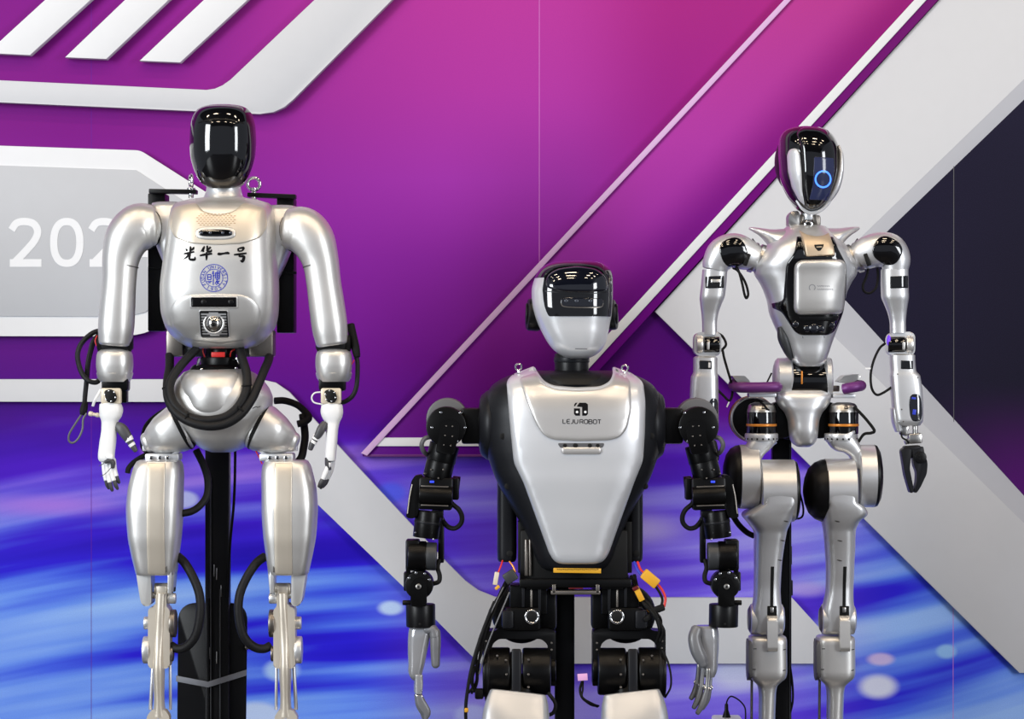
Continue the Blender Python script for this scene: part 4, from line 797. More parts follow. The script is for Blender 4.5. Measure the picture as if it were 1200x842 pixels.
B.part('handle_recess', G().patch(rpoly([(652, 516.5), (706, 516.5), (704, 522), (655, 522)], 2.5), fsf, .5, .8, 3), 'mid_grey', fs_)
for u, r_ in ((660.5, 2.2), (672.5, 2.8), (689, 2.4), (698, 2.1)):
    B.part('sensor_hole', G().lathe((u, 519.3, fsf(u, 519.3) - 1.4), (0, 0, 1), [(0, r_ - .3), (.2, r_), (2, r_)], 14), 'matt_black', fs_)
# logo and lettering
def poly_on(g, pts, sf, lift=.35, step=1.2):
    pts = rpoly(pts, .01)
    return g.patch(pts, sf, lift, .2, step, 0.05, 1.5)
g = G(); x0, y0_ = 670.8, 470.2
poly_on(g, [(x0 + .2, y0_ + 4.2), (x0 + .2, y0_ + 2.6), (x0 + 1.8, y0_ + .3), (x0 + 4.2, y0_ + .1), (x0 + 1.2, y0_ + 4.3)], csf)
poly_on(g, [(x0 + 6.2, y0_ + .2), (x0 + 13.6, y0_ + .2), (x0 + 16, y0_ + 2), (x0 + 16, y0_ + 13), (x0 + 14, y0_ + 15), (x0 + 9.4, y0_ + 15), (x0 + 9.4, y0_ + 5.2), (x0 + 3.2, y0_ + 4.6)], csf)
poly_on(g, [(x0, y0_ + 6.6), (x0 + 7, y0_ + 6.6), (x0 + 7, y0_ + 15), (x0 + 2, y0_ + 15), (x0, y0_ + 13)], csf)
lg = B.part('logo', g, 'ink', fs_, 'black square robot-head logo')
for u in (674.4, 683.8): B.part('logo_eye', G().lathe((u, 481, csf(u, 481) - .9), (0, 0, 1), [(0, 1.4), (.4, 1.5)], 14), 'white_plastic', fs_)
g = G(); u = 658.2
for ch, wdt in (('L', 4.2), ('E', 4.6), ('J', 3.6), ('U', 4.8), (' ', 1.0), ('R', 4.6), ('O', 5), ('B', 4.8), ('O', 5), ('T', 4.4)):
    if ch != ' ': seg_strokes(g, ch, lambda x, y, u=u: (u + x * (wdt - .5), 489.3 + y * 4.6 + (u - 658) * .012), .8, csf)
    u += wdt + .25
B.part('lettering', g, 'ink', fs_, 'small black lettering LEJU ROBOT')
# collar recess, shoulder eyes, screws in the side shells
B.part('collar', G().loft([(437, 673, 39, 4, 34, 2.8), (439, 673, 42, 3, 44, 2.8), (444, 673, 40, 0, 50, 2.8), (450, 673, 33, -4, 50, 2.8)], 48, 2), 'matt_black', tr)
for u, v in ((607.5, 430), (731.5, 431.5)):
    B.part('lifting_eye', G().torus((u, v - .5, -18), (0.2, 0, 1), 3.6, 1.1, 22, 8).cyl((u, v + 3, -18), (u, v + 9, -18), 1.6, .3, n=10), 'chrome', tr)
for u, v in ((589.5, 509.5), (595, 567.5), (761, 509.5), (754.5, 568)):
    B.part('screw_hole', G().lathe((u, v, tsf(u, v) - .8), (0, 0, 1), [(0, 2.6), (.3, 3.7), (3, 3.7)], 18), 'matt_black', tr)
for a, b_, hu in ((582.5, 605.5, 597.3), (735.5, 753.5, 745.5)):
    sp_ = B.part('side_pillar', G().loft([(556, (a + b_) / 2, (b_ - a) / 2, 6, 18, 3), (640, (a + b_) / 2, (b_ - a) / 2, 6, 18, 3), (655, (a + b_) / 2, (b_ - a) / 2 - .4, 6, 17.5, 3), (657.5, (a + b_) / 2, (b_ - a) / 2 - 2, 6, 16, 3)], 32), 'black_shell')
    B.part('screw_hole', G().lathe((hu, 647.5, -13.5), (0, 0, 1), [(0, 2.8), (.3, 3.8), (3, 3.8)], 18), 'matt_black', sp_)
B.part('belly_frame', G().box((672, 648, 4), (126, 58, 56), 3).box((611, 640, 2), (8, 60, 30), 1).box((736, 640, 2), (8, 60, 30), 1), 'matt_black')
B.part('frame_rod', G().cyl((616.5, 630, -26), (616.5, 672, -26), 2.2, .4, n=12), 'gunmetal')
B.part('frame_rod', G().cyl((621, 630, -26), (621, 672, -26), 1.6, .4, n=12), 'gunmetal')
wp = B.part('waist_plate', G().box((673.5, 680, -6), (130, 10, 64), 1.5).box((630, 684, -30), (26, 6, 12), 1).box((716, 684, -30), (26, 6, 12), 1), 'black_metal')
lb = B.part('warning_label', G().box((675.3, 664.5, -45), (55, 5.4, 1), .2, roll=.8), 'yellow', wp, 'narrow yellow warning label')
g = G(); lf = lambda u, v: -45.6
for i in range(22):
    u = 652 + i * 2.2; g.stroke([(u, 662.8 + (i % 3) * .3), (u + 1.5, 663.2)], .8, lf, .3)
B.part('label_print', g, 'ink', lb); bpy.data.objects[lb.children[0].name]['kind'] = 'stuff'
ty = B.part('tray', G().box((673.5, 690.5, -30), (57, 4.6, 20), .8).box((648.5, 686, -30), (4, 10, 20), .6).box((699, 686, -30), (4, 10, 20), .6), 'gunmetal')
B.part('red_module', G().box((674, 684.6, -34), (17, 4, 6), .6), 'dark_red', ty)
# arms: left is measured, right mirrored with small turns
for sd in (0, 1):
    f = (lambda g: g) if sd == 0 else (lambda g: g.mirror(1340.5))
    sh = B.part('shoulder_link', f(G().box((556, 498.5, 2), (30, 42, 36), 3).lathe((560, 499, 2), (1, 0, 0), [(0, 20), (2, 27), (10, 33), (14, 34)], 36)), 'black_metal')
    B.part('shoulder_collar', f(G().lathe((562, 498, 3), (1, 0, 0), [(0, 30), (2, 35), (8, 40), (13, 42), (22, 40)], 44)), 'black_shell', sh)
    mo = B.part('shoulder_motor', f(G().cyl((524, 490.5, -6), (524, 490.5, 26), 24.5, 2)), 'mid_grey')
    df = B.part('joint_disc', f(G().cyl((523.5, 499, -26), (523.5, 499, -4), 23.4, 1.5)), 'black_metal')
    for (u, v) in ((517.5, 482.5), (540, 483), (507, 500), (545.5, 500), (536.5, 516)): B.part('screw', f(G().disc(u, v, -27.5, -25, 1.6, .4, 10)), 'chrome', df)
    ub = B.part('upper_arm_bar', f(G().prism(rpoly([(516, 507), (516.5, 496), (521, 491), (527, 490), (534, 491.5), (538.5, 497), (538.5, 508), (532.5, 531.5), (511, 529)], 4), -33, -25, 1)), 'black_metal')
    for (u, v) in ((524, 498), (531, 498.5), (522.5, 509), (531, 510), (521, 520), (529, 521)): B.part('screw', f(G().disc(u, v, -34, -32, .9, .3, 8)), 'gunmetal', ub)
    ud = B.part('upper_arm_drum', f(G().cyl((521.5, 520, -8), (516.5, 540.5, -8), 17.5, 1).cyl((517, 539, -8), (511.8, 560, -8), 16.6, 1)), 'black_metal')
    for (u, v) in ((520, 549), (506, 549), (498.5, 553.5), (514.5, 559)): B.part('screw', f(G().disc(u, v, -26, -20, 1, .3, 8)), 'gunmetal', ud)
    B.part('grey_loop', f(G().tube([(506, 511, -18), (498.5, 513, -20), (494.8, 520, -20), (497, 528, -16), (502, 533, -8)], 2.7)), 'mid_grey')
    el = B.part('elbow_block', f(G().box((511, 577, -6), (40, 38, 34), 3, roll=2).cyl((492, 578, -20), (531, 580, -20), 11, 1.5).box((534, 572, -2), (8, 26, 20), 2).cyl((530, 565, 0), (539, 566, 0), 8, 1)), 'black_metal')
    B.part('elbow_plate', f(G().prism(rpoly([(487, 556), (495, 555), (498, 565), (489.5, 604), (485, 606), (476.5, 605), (480, 578), (483, 562)], 2.5), -22, 4, 1.5)), 'black_metal', el)
    B.part('elbow_edge', f(G().tube([(484, 566, -23), (481, 580, -23), (478.5, 600, -23)], .8)), 'gunmetal', el)
    B.part('elbow_groove', f(G().box((510, 568.5, -25), (32, 1.6, 3), .3, roll=2)), 'gunmetal', el)
    B.part('elbow_groove', f(G().box((510, 590.5, -26), (32, 1.4, 3), .3, roll=2)), 'gunmetal', el)
    B.part('status_light', f(G().box((507, 563, -25), (5, 2.4, 1.5), .4)), 'led_blue', el)
    B.part('status_light', f(G().ell((525.8, 583, -26), (1.4, 4.6, 1.2), 12, 8, rot=10)), 'led_blue', el)
    fd = B.part('forearm_drum', f(G().cyl((503, 598, -10), (499.5, 629, -10), 15.5, 1.2).box((513, 601, -10), (14, 8, 22), 1)), 'black_metal')
    B.part('drum_ring', f(G().cyl((501.6, 609.5, -10), (501.2, 612.5, -10), 15.9, .4)), 'black_shell', fd)
    for (u, v) in ((487.5, 622), (506, 622.5), (509, 630)): B.part('screw', f(G().disc(u, v, -24, -18, 1.2, .3, 8)), 'chrome', fd)
    wm = B.part('wrist_motor', f(G().cyl((478.5, 650, -10), (500, 650.5, -10), 17.5, 1.5).box((484, 649, -6), (16, 36, 26), 2).box((478.5, 662, -4), (5, 40, 16), 1)), 'black_metal')
    B.part('motor_sleeve', f(G().cyl((499, 650.5, -10), (512, 651, -10), 16.4, 1.2)), 'dark_grey', wm)
    B.part('cable_guide', f(G().box((517, 632, 0), (7, 54, 12), 2)), 'black_metal', wm)
    wj = B.part('wrist_joint', f(G().cyl((491.8, 683.5, -22), (491.8, 683.5, 8), 16.6, 1.4).box((477.5, 680, -6), (8, 22, 16), 1.5)), 'black_metal')
    for (u, v) in ((480.5, 675), (488.5, 669), (498.5, 670), (504, 677)): B.part('screw', f(G().disc(u, v, -23.5, -21, 1.7, .4, 10)), 'chrome', wj)
    wb = B.part('wrist_bar', f(G().prism(rpoly([(482.3, 707.5), (482.3, 682), (486, 675.5), (491.5, 673.5), (497.5, 675.5), (501, 682), (501, 707.5)], 3), -30, -21, 1)), 'black_metal')
    B.part('wrist_bolt', f(G().disc(491.5, 684.3, -32, -29, 3.3, .8, 16)), 'aluminium', wb)
    B.part('bolt_core', f(G().disc(491.5, 684.3, -32.6, -31, 1.4, .3, 10)), 'matt_black', wb)
    cf = B.part('wrist_cuff', f(G().cyl((493, 706.5, -8), (493.5, 733, -8), 17.2, 1.2).cyl((472, 705, -8), (486, 705, -8), 3, 1)), 'satin_black')
    B.part('cuff_hole', f(G().disc(493, 728.5, -26, -24, 1.6, .3, 10)), 'matt_black', cf)
    B.part('arm_cable', f(G().tube([(526, 584, -14), (531, 590, -14), (538, 596, -14), (541.5, 604, -12), (540.5, 612, -10), (534, 618, -8), (526, 617, -6), (520, 611, -4), (517, 606, 0)], 2.9)), 'rubber')
    B.part('arm_cable', f(G().tube([(515, 655, -4), (513, 664, -8), (515.5, 673, -10), (514.5, 680, -12), (508, 682.5, -12)], 2.7)), 'rubber')
# left hand: palm edge on, thumb hanging, fingers bent
h = B.part('hand', G().loft([(732, 494, 11, -8, 9, 2.5), (735, 493.5, 14, -8, 11, 2.6), (745, 491.5, 13.2, -8, 12, 2.6), (760, 489.8, 11.8, -8, 12, 2.6), (775, 488.6, 10, -8, 12, 2.6), (786, 487.2, 8.6, -8, 11, 2.6), (792, 487.4, 6.4, -8, 9, 2.6), (795, 487.5, 4, -8, 6, 2.4)], 32, 2), 'hand_clear', label='clear-backed grey palm')
B.part('thumb_base', G().limb([(500, 736, -12, 6, 8), (508, 736, -14, 6, 8), (510.5, 744, -15, 6.4, 8)], 18, 4, 2.3, rc=2, rc2=2), 'hand_grey', h)
B.part('thumb', G().limb([(510.5, 738, -15, 6, 7), (510.8, 750, -16, 6.3, 7), (510.8, 765, -16, 5.6, 6.4), (511, 776, -16, 5, 6)], 18, 4, 2.3, rc=3, rc2=4.5), 'hand_grey', h)
for i in range(4):
    d = -17 + 6 * i; k = [0, .6, 1.2, 2][i]
    fg = B.part('finger', G().limb([(491.5 - k, 789, d, 4.6, 2.8), (491.6 - k, 800, d, 4.8, 2.8), (491.2 - k, 810, d, 4.2, 2.7)], 14, 4, 2.6, rc=1, rc2=1), 'hand_clear', h)
    B.part('finger_joint', G().cyl((489 - k, 807.5, d), (495 - k, 806, d), 2.6, .5, n=12).cyl((488.5 - k, 813, d), (496 - k, 814, d), 2.2, .5, n=12), 'chrome', h)
    B.part('finger_end', G().limb([(491.4 - k, 813, d, 4.2, 2.7), (494.5 - k, 822 + 2 * (i % 2), d, 5.8, 2.9), (497.5 + (3 if i == 0 else 0) - k, 832, d, 5.0, 2.8), (497.5 + (2 if i == 0 else 0) - k, 840 - 3 * (i % 2), d, 2.0, 2)], 14, 4, 2.2, rc=1, rc2=1.5), 'hand_grey', h)
# right hand: thumb in front, fingers fanned below
h = B.part('hand', G().loft([(732, 826, 10, -4, 9, 2.5), (735, 827, 14, -4, 12, 2.6), (750, 829.5, 12.6, -4, 13, 2.6), (770, 831, 10.2, -4, 13, 2.6), (784, 831.5, 8.6, -4, 12, 2.6), (792, 831, 6, -4, 9, 2.6)], 32, 2), 'hand_clear', label='clear-backed grey palm')
B.part('thumb', G().limb([(815.5, 736, -14, 7, 8), (812.5, 745, -17, 7.4, 8), (815, 758, -19, 8, 8), (820, 769, -19, 7.4, 7.5), (822.5, 775, -19, 5.6, 6)], 20, 5, 2.3, rc=4, rc2=5), 'hand_grey', h)
for i, (a, b_, c) in enumerate([((829, 782), (827.5, 806), (815.5, 836)), ((823.5, 780), (821, 803), (811.5, 830)), ((819, 778), (816.5, 800), (808.5, 820)), ((833, 784), (831, 806), (822, 832))]):
    d = [-14, -10, -5, -2][i]
    B.part('finger', G().limb([(a[0], a[1], d, 3.0, 3), ((a[0] + b_[0]) / 2, (a[1] + b_[1]) / 2, d, 2.7, 2.8), (b_[0], b_[1], d, 3.0, 3)], 14, 4, 2.6, rc=1, rc2=1), 'hand_clear' if i % 2 else 'aluminium', h)
    B.part('finger_joint', G().cyl((b_[0] - 4, b_[1] - 2, d), (b_[0] + 4, b_[1] - 1, d), 2.4, .5, n=12), 'chrome', h)
    B.part('finger_end', G().limb([(b_[0], b_[1], d, 3.2, 3), ((b_[0] * .5 + c[0] * .5) + 1.5, (b_[1] + c[1]) / 2, d, 3.9, 3.2), (c[0] + 1, c[1] - 3, d, 2.8, 2.6)], 14, 4, 2.2, rc=1, rc2=2), 'hand_grey', h)
# hips and legs
for sd in (0, 1):
    f = (lambda g: g) if sd == 0 else (lambda g: g.mirror(MB2))
    hb = B.part('hip_block', f(G().box((619, 700, -8), (44, 34, 40), 2).box((612.5, 722, -14), (42, 28, 38), 4).box((640, 712, 0), (24, 46, 30), 3)), 'black_metal')
    B.part('hip_drum', f(G().lathe((611, 719, 26), (0, 0, -1), [(0, 26), (3, 33), (22, 35), (30, 34), (34, 30)], 40)), 'black_metal', hb)
    B.part('hip_ring', f(G().torus((623, 719, -33.5), (0, 0, 1), 7.4, 1.6, 30)), 'chrome', hb, 'bright steel ring')
    B.part('hip_bore', f(G().disc(623, 719, -34, -30, 6.4, .6, 24)), 'matt_black', hb)
    B.part('hip_fin', f(G().box((613, 695, -30), (3, 26, 6), .6)), 'black_shell', hb)
    B.part('hip_fin', f(G().box((632, 697, -30), (3, 30, 6), .6)), 'black_shell', hb)
    B.part('hip_stud', f(G().cyl((622.5, 688, -30), (622.5, 708, -30), 1.4, .3, n=10)), 'gunmetal', hb)
    B.part('hip_side_block', f(G().box((595, 722, -30), (14, 22, 12), 3)), 'black_shell', hb)
    yk = B.part('hip_yoke', f(G().prism(rpoly([(566, 790), (566, 737), (580, 736), (584, 733.5), (642, 733.5), (651, 737), (651, 800), (643.5, 800), (641.5, 752), (634, 745.5), (584, 745.5), (577, 752), (576, 790)], [1, 3, 2, 2, 2, 3, 1, 1, 4, 4, 4, 4, 1]), -26, 10, 1.5)), 'black_metal')
    for (u, v) in ((570, 748), (570.5, 756), (646, 750), (646, 758)): B.part('screw', f(G().disc(u, v, -27.5, -25, 1.2, .3, 8)), 'gunmetal', yk)
    lm = B.part('leg_motor', f(G().cyl((566, 785, -18), (598, 785, -18), 29, 2.5)), 'black_metal')
    B.part('motor_rim', f(G().cyl((571, 785, -18), (574, 785, -18), 29.8, .8)), 'satin_black', lm)
    B.part('leg_motor', f(G().cyl((612, 784, -18), (645, 784, -18), 27.5, 2.5).cyl((644, 782, -18), (651, 782, -18), 15, 1)), 'black_metal')
    B.part('motor_flange', f(G().cyl((598, 784, -18), (611.5, 784, -18), 23, 1).box((605, 780, -44), (11, 50, 8), 2, pitch=-8)), 'black_shell', lm)
    for (u, v) in ((593, 768), (593.5, 784), (619, 767.5), (619, 784), (619, 799), (583, 763)): B.part('screw', f(G().disc(u, v, -49 + abs(v - 785) * .22, -40, 1.3, .4, 10)), 'gunmetal', lm)
    tc_ = B.part('thigh_cover', f(G().limb([(607, 806, -58, 33, 11), (606, 815, -60, 36, 14), (604.5, 830, -64, 38.5, 18), (604, 850, -70, 39.5, 21), (604, 880, -78, 37, 24), (605, 905, -84, 32, 24)], 40, 5, 4.2, rc=3, rc2=6)), 'cover', label='pale silver thigh cover')
    B.part('cover_dimple', f(G().lathe((574, 831, -72), (.3, 0, 1), [(0, 2), (.3, 2.6), (8, 2.6)], 14)), 'mid_grey', tc_)
    B.part('thigh_core', f(G().limb([(606, 790, -18, 20, 16), (606, 850, -40, 20, 20), (606, 905, -70, 18, 20)], 20, 3, 3)), 'black_metal', tc_)
    sk = B.part('shin', f(G().limb([(606, 898, -76, 22, 24), (606, 925, -60, 20, 22), (606, 960, -30, 15, 18), (606, 984, -12, 13, 15)], 28, 4, 3, rc=6, rc2=2)), 'pearl')
    B.part('foot', f(G().prism(rpoly([(-70, bf), (-70, bf - 10), (-50, bf - 16), (20, bf - 20), (36, bf - 12), (38, bf)], 4), 586, 626, 2.5, axis='u')), 'black_metal', sk)
# loose wiring at the hips
def bundle(name, pts, n, r, spread, m, seed):
    rnd = random.Random(seed); b_ = None
    for k in range(n):
        o = [(rnd.uniform(-spread, spread), rnd.uniform(-spread, spread)) for _ in pts]
        B.part(name, G().tube([(p[0] + q[0], p[1] + q[1] * .5, p[2] + q[1]) for p, q in zip(pts, o)], r, 7, 5), m)
bundle('hip_wire', [(600, 668, -20), (588, 690, -30), (577, 712, -38), (568, 738, -42), (561, 764, -42), (556, 790, -40), (553, 806, -34)], 7, 1.5, 4.2, 'rubber', 3)
B.part('hip_wire', G().tube([(580, 700, -44), (566, 735, -48), (555, 770, -50), (549, 800, -50), (546.5, 830, -46), (550, 870, -40)], 2.0), 'rubber')
B.part('hip_wire', G().tube([(597, 690, -40), (584, 720, -48), (571, 752, -48), (562, 784, -44)], .9), 'mid_grey')
B.part('hip_wire', G().tube([(590, 684, -40), (579, 706, -46), (570, 726, -46)], .7), 'mid_grey')
B.part('red_wire', G().tube([(589, 655, -20), (587, 661, -26), (584, 668, -30)], 1.0), 'red')
B.part('orange_wire', G().tube([(597, 656, -20), (601, 661, -24), (604, 668, -26)], 1.0), 'orange')
B.part('connector', G().box((581.5, 674.5, -34), (5.4, 15, 5), .8, roll=10), 'ivory', label='cream wire connector')
B.part('connector', G().box((598, 672.5, -34), (15, 13, 8), 1.5, roll=-32), 'dark_grey', label='dark grey wire connector')
B.part('connector', G().box((583, 684.5, -40), (6, 3.6, 4), .8, roll=-40), 'yellow')
B.part('connector', G().box((547.5, 825, -48), (4.6, 5, 4), 1), 'yellow')
B.part('side_coil', G().torus((573, 810, -30), (1, 0, .2), 10, 3, 24, 8).box((562, 808, -34), (10, 12, 10), 2), 'rubber')
B.part('thigh_cable', G().tube([(642, 806, -40), (650, 818, -44), (648, 828, -44), (641, 832, -44)], 2.2), 'rubber')
bundle('hip_wire', [(742, 672, -18), (746, 690, -28), (757, 706, -36), (768, 718, -40), (773, 734, -40), (769, 748, -34)], 6, 1.7, 3.4, 'rubber', 5)
B.part('hip_wire', G().tube([(774, 757, -40), (780, 770, -44), (783.5, 786, -44), (783, 800, -42), (777, 812, -38)], 1.2), 'rubber')
B.part('red_wire', G().tube([(746, 656, -24), (749, 664, -30), (753, 668, -34)], 1.4), 'red')
B.part('blue_wire', G().tube([(742, 656, -24), (745, 664, -30), (750, 671, -34)], 1.4), 'blue_wire')
B.part('power_connector', G().box((760, 674.5, -38), (21, 12.5, 9), 1.2, roll=40).box((754, 668.5, -38), (5, 10, 7), 1, roll=40), 'yellow', label='yellow power connector')
B.part('red_wire', G().tube([(768, 680, -38), (774, 688, -38), (777.5, 697, -38), (776, 707, -38)], 1.5), 'red')
B.part('black_wire', G().tube([(766, 683, -38), (771, 691, -38), (774, 699, -38), (772, 708, -38)], 1.5), 'rubber')
B.part('wire_clamp', G().box((768, 710, -38), (18, 8, 7), 2, roll=-20).box((757, 720, -36), (10, 6, 6), 1.5, roll=-40), 'rubber')
B.part('small_connector', G().box((746.8, 692, -36), (7, 18, 6), 1, roll=-26), 'yellow', label='small yellow plug')
B.part('plug_band', G().box((743, 685.5, -37), (7.4, 4, 6.4), .6, roll=-26), 'dark_red')
B.part('orange_wire', G().tube([(751, 701, -36), (755, 708, -36), (759, 713, -36)], .8), 'orange')
B.part('paper_tag', G().box((681.5, 787.5, -44), (11.5, 8, 1.2), .3, roll=-4), 'pink', label='pink paper tag')
bundle('knee_wire', [(682, 792, -40), (680, 802, -40), (683, 812, -40), (692, 820, -38), (700, 822, -36)], 4, 1.2, 2.2, 'rubber', 8)
# stand
B1 = Frame(-0.15)
B1.thing('robot_stand', (661.5, bf, 40), 'slim black post standing behind the white-chested robot', 'stand')
po = B1.ppart('post', G().box((661.5, (600 + bf) / 2, 64), (23, bf - 600 - 4, 22), 1), 'stand_black')
B1.ppart('post_top_plate', G().box((664, 645, 50), (44, 40, 34), 2), 'stand_black')
B1.ppart('base', G().prism(rpoly([(600, bf), (600, bf - 5), (724, bf - 5), (724, bf)], 1), 20, 200, 1), 'stand_black')
# ------------------------------------------------------------------ third robot: slim silver body, square chest panel, ring of blue light on its face
D = Frame(0.2); df_ = D.floor_v()
D.thing('humanoid_robot', (945, df_, 0), 'slim silver humanoid robot with blue ring on its face screen and square chest panel', 'robot')
# head
h_s = Loft([(148, 944.5, 8, 6, 12, 2.2), (149.5, 944.5, 18, 6, 24, 2.2), (154, 945, 26.5, 5, 34, 2.3), (162, 946, 32, 4, 41, 2.4), (172, 947.5, 34.5, 3, 45, 2.4), (185, 948, 35.4, 2, 46, 2.4), (200, 948.5, 35, 1, 46, 2.4), (212, 948.5, 33, 0, 44, 2.4), (222, 948.5, 29.5, -1, 41, 2.4), (232, 948, 24.5, -3, 37, 2.3), (240, 947.5, 19, -5, 32, 2.3), (246, 947, 13.5, -7, 25, 2.2), (250, 947, 8, -8, 17, 2.2), (251.5, 947, 4, -8, 10, 2.2)])
hg = G().loft(h_s, 64, 2); hf = hg.surf()
hd = D.part('head', hg, 'gloss_black')
D.part('head_back', G().ell((937, 188, 26), (26.5, 38, 40), 40, 24), 'satin_black', hd)
D.part('cheek_plate', G().patch(rpoly([(919, 184), (921.5, 177.5), (929, 176.5), (932.5, 183), (934.5, 205), (936, 228), (939.5, 243), (932, 236), (924.5, 221), (920, 202)], 3), hf, 5, 3, 3), 'pearl', hd, 'silver cheek plate')
D.part('cheek_plate', G().limb([(981.5, 177, -6, 2.6, 18), (983, 186, -8, 3.4, 20), (981.5, 204, -10, 4.6, 21), (976.5, 222, -12, 5, 20), (968, 236, -14, 3.6, 16), (960, 244, -16, 1.6, 10)], 24, 6, 2.6, rc=2, rc2=1), 'pearl', hd, 'silver cheek plate')
D.part('chin_guard', G().tube([(931, 236, -26), (937, 245, -27), (945, 250.5, -27), (955, 249.5, -27), (965, 242, -26), (972, 232, -24)], 2.2), 'pearl', hd)
vz = D.part('visor', G().patch(rpoly([(929, 158), (938, 150.5), (952, 149.6), (965, 153), (975, 161), (979.5, 178), (979.8, 200), (974, 226), (965, 242), (958, 247.5), (945, 248), (939, 243), (936, 225), (935.5, 200), (933.8, 174)], 6), hf, 4, 6, 4), 'gloss_black', hd, 'glossy black face shield')
vf = lambda u, v: hf(u, v) - 4
sc_ = D.part('face_screen', G().patch(rpoly([(948.5, 187.5), (972, 188.5), (972.8, 202), (968, 237), (943.5, 236.5), (947, 220)], 1.5), vf, .5, .6, 4), 'screen', hd, 'dark blue face screen')
D.part('light_ring', G().stroke([(959 + 9.1 * cos(2 * pi * i / 32), 213.2 + 9.1 * sin(2 * pi * i / 32)) for i in range(33)], 1.9, lambda u, v: vf(u, v) - .5, .6, 2), 'ring_glow', hd, 'ring of blue light')
nk = D.part('neck', G().box((946, 259, 4), (30, 14, 24), 3).box((937, 259, -10), (6, 14, 6), 1.5, roll=14).box((954.5, 259, -10), (6, 14, 6), 1.5, roll=-14), 'gunmetal')
D.part('neck_bracket', G().prism(rpoly([(922.5, 266), (922.5, 253), (926, 248), (934, 247.5), (936, 252), (936, 266)], 3), -14, 14, 1.5), 'aluminium', nk)
D.part('neck_post', G().cyl((947, 248, -4), (947, 258, -4), 9, 1), 'pearl', nk)
D.part('neck_ring', G().torus((945.2, 264, -20), (0, 0, 1), 4.2, 1.3, 24), 'chrome', nk)
D.part('neck_bore', G().disc(945.2, 264, -20.5, -15, 3.8, .4, 20), 'matt_black', nk)
# torso: shoulders with horns, tapering down
t_s = [(264, 944.5, 18, 4, 22, 2.5), (265.5, 944.5, 23, 3, 27, 2.6), (270, 944.5, 28, 1, 33, 2.6), (276, 944.5, 34.5, -2, 39, 2.6), (283, 944, 42, -4, 44, 2.6), (291, 944, 48, -5, 47, 2.7), (302, 944, 54, -5, 48, 2.7), (313, 943.5, 60, -4, 47, 2.6), (321, 943.5, 59.5, -3, 46, 2.6), (330, 943.5, 54, -3, 45, 2.7), (342, 943.5, 48, -3, 44, 2.8), (354, 944, 44.5, -3, 43, 2.9), (364, 944, 43, -3, 41, 2.9), (380, 944.5, 37.5, -3, 38, 2.9), (400, 945.5, 29, -3, 34, 2.9), (416, 946.5, 22.5, -4, 31, 2.9), (425, 947, 18.5, -4, 28, 2.8), (429, 947, 14, -4, 24, 2.6)]
tg = G().loft(t_s, 72, 2.5); tf = tg.surf()
tr = D.part('torso', tg, 'silver_cool')
D.part('shoulder_horn', G().limb([(914, 283, -4, 17, 30), (902, 277, -5, 9, 24), (892, 272.5, -6, 5, 15), (884, 269.6, -6, 3, 9), (878.5, 268, -6, 1.6, 5)], 24, 6, 2, rc=2, rc2=1.2), 'silver_cool', tr)
D.part('shoulder_horn', G().limb([(973, 282, -4, 17, 30), (985, 275.5, -5, 9, 24), (995, 271, -6, 5, 15), (1001, 269, -6, 3.4, 9), (1005, 267.6, -6, 1.8, 5)], 24, 6, 2, rc=2, rc2=1.2), 'silver_cool', tr)
bk = D.part('black_frame', G().patch(rpoly([(929, 279), (933.5, 279), (938, 301), (970, 301), (967.5, 279), (972, 279), (976, 293), (980, 300), (986.5, 312), (988, 352), (987, 365), (974, 389), (966, 393), (934, 393), (927, 389), (912, 366), (903, 361.5), (901.5, 356), (913.5, 353), (916, 311), (925, 298)], [1, 1, 2, 2, 1, 1, 3, 3, 4, 3, 3, 4, 4, 4, 4, 4, 1, 1, 4, 5, 4]), tf, 2.2, 2.5, 4.5), 'gloss_black', tr, 'glossy black chest frame')
bf2 = lambda u, v: tf(u, v) - 2.2
D.part('collar_plate', G().patch(rpoly([(932.5, 271), (940, 276.5), (951, 279), (961, 277.5), (967, 274), (972.5, 301), (938.5, 303)], [1, 3, 3, 3, 1, 2, 2]), tf, 4.6, 1.2, 4), 'beige_plate', tr, 'beige collar plate')
cf_ = lambda u, v: tf(u, v) - 4.6
D.part('collar_badge', G().patch(rpoly([(947.5, 289), (958.8, 288.4), (958, 291.5), (954.5, 296), (951.5, 296.2), (948, 292)], .8), cf_, .5, .5, 3), 'matt_black', tr, 'small black shield badge')
D.part('badge_line', G().stroke([(950, 291.8), (956.4, 291.5)], 1.0, cf_, .9), 'beige_plate', tr)
cp = D.part('chest_panel', G().patch(rpoly([(925, 307), (985.5, 305.5), (985.8, 368.5), (925, 370)], 11, 8), bf2, 8, 5, 5), 'silver', tr, 'square silver chest panel with rounded corners')
pf = lambda u, v: tf(u, v) - 10.2
g = G(); g.stroke([(945 + 3.4 * cos(a), 338.4 + 3.4 * sin(a)) for a in [radians(130 + 28 * i) for i in range(11)]], .9, pf, .35)
D.part('panel_logo', g, 'faint_grey', tr, 'faint embossed ring logo')
g = G()
for r_, n in ((336.6, 7), (340.4, 9)):
    for k in range(n): g.stroke([(951.2 + k * 2.1, r_ - .7), (952.5 + k * 2.1, r_ + .7)], .7, pf, .35)
D.part('panel_print', g, 'faint_grey', tr, 'faint embossed lettering'); bpy.data.objects['panel_print']['kind'] = 'stuff'
for u, v, r_ in ((928, 380, 4.2), (941, 385, 4.6), (957, 385, 4.6), (970, 381, 4.2), (949, 385, 6)):
    D.part('chest_sensor', G().lathe((u, v, bf2(u, v) - 1.6), (0, 0, 1), [(0, r_ * .55), (.4, r_ * .8), (1.6, r_), (4, r_)], 20), 'lens', tr)
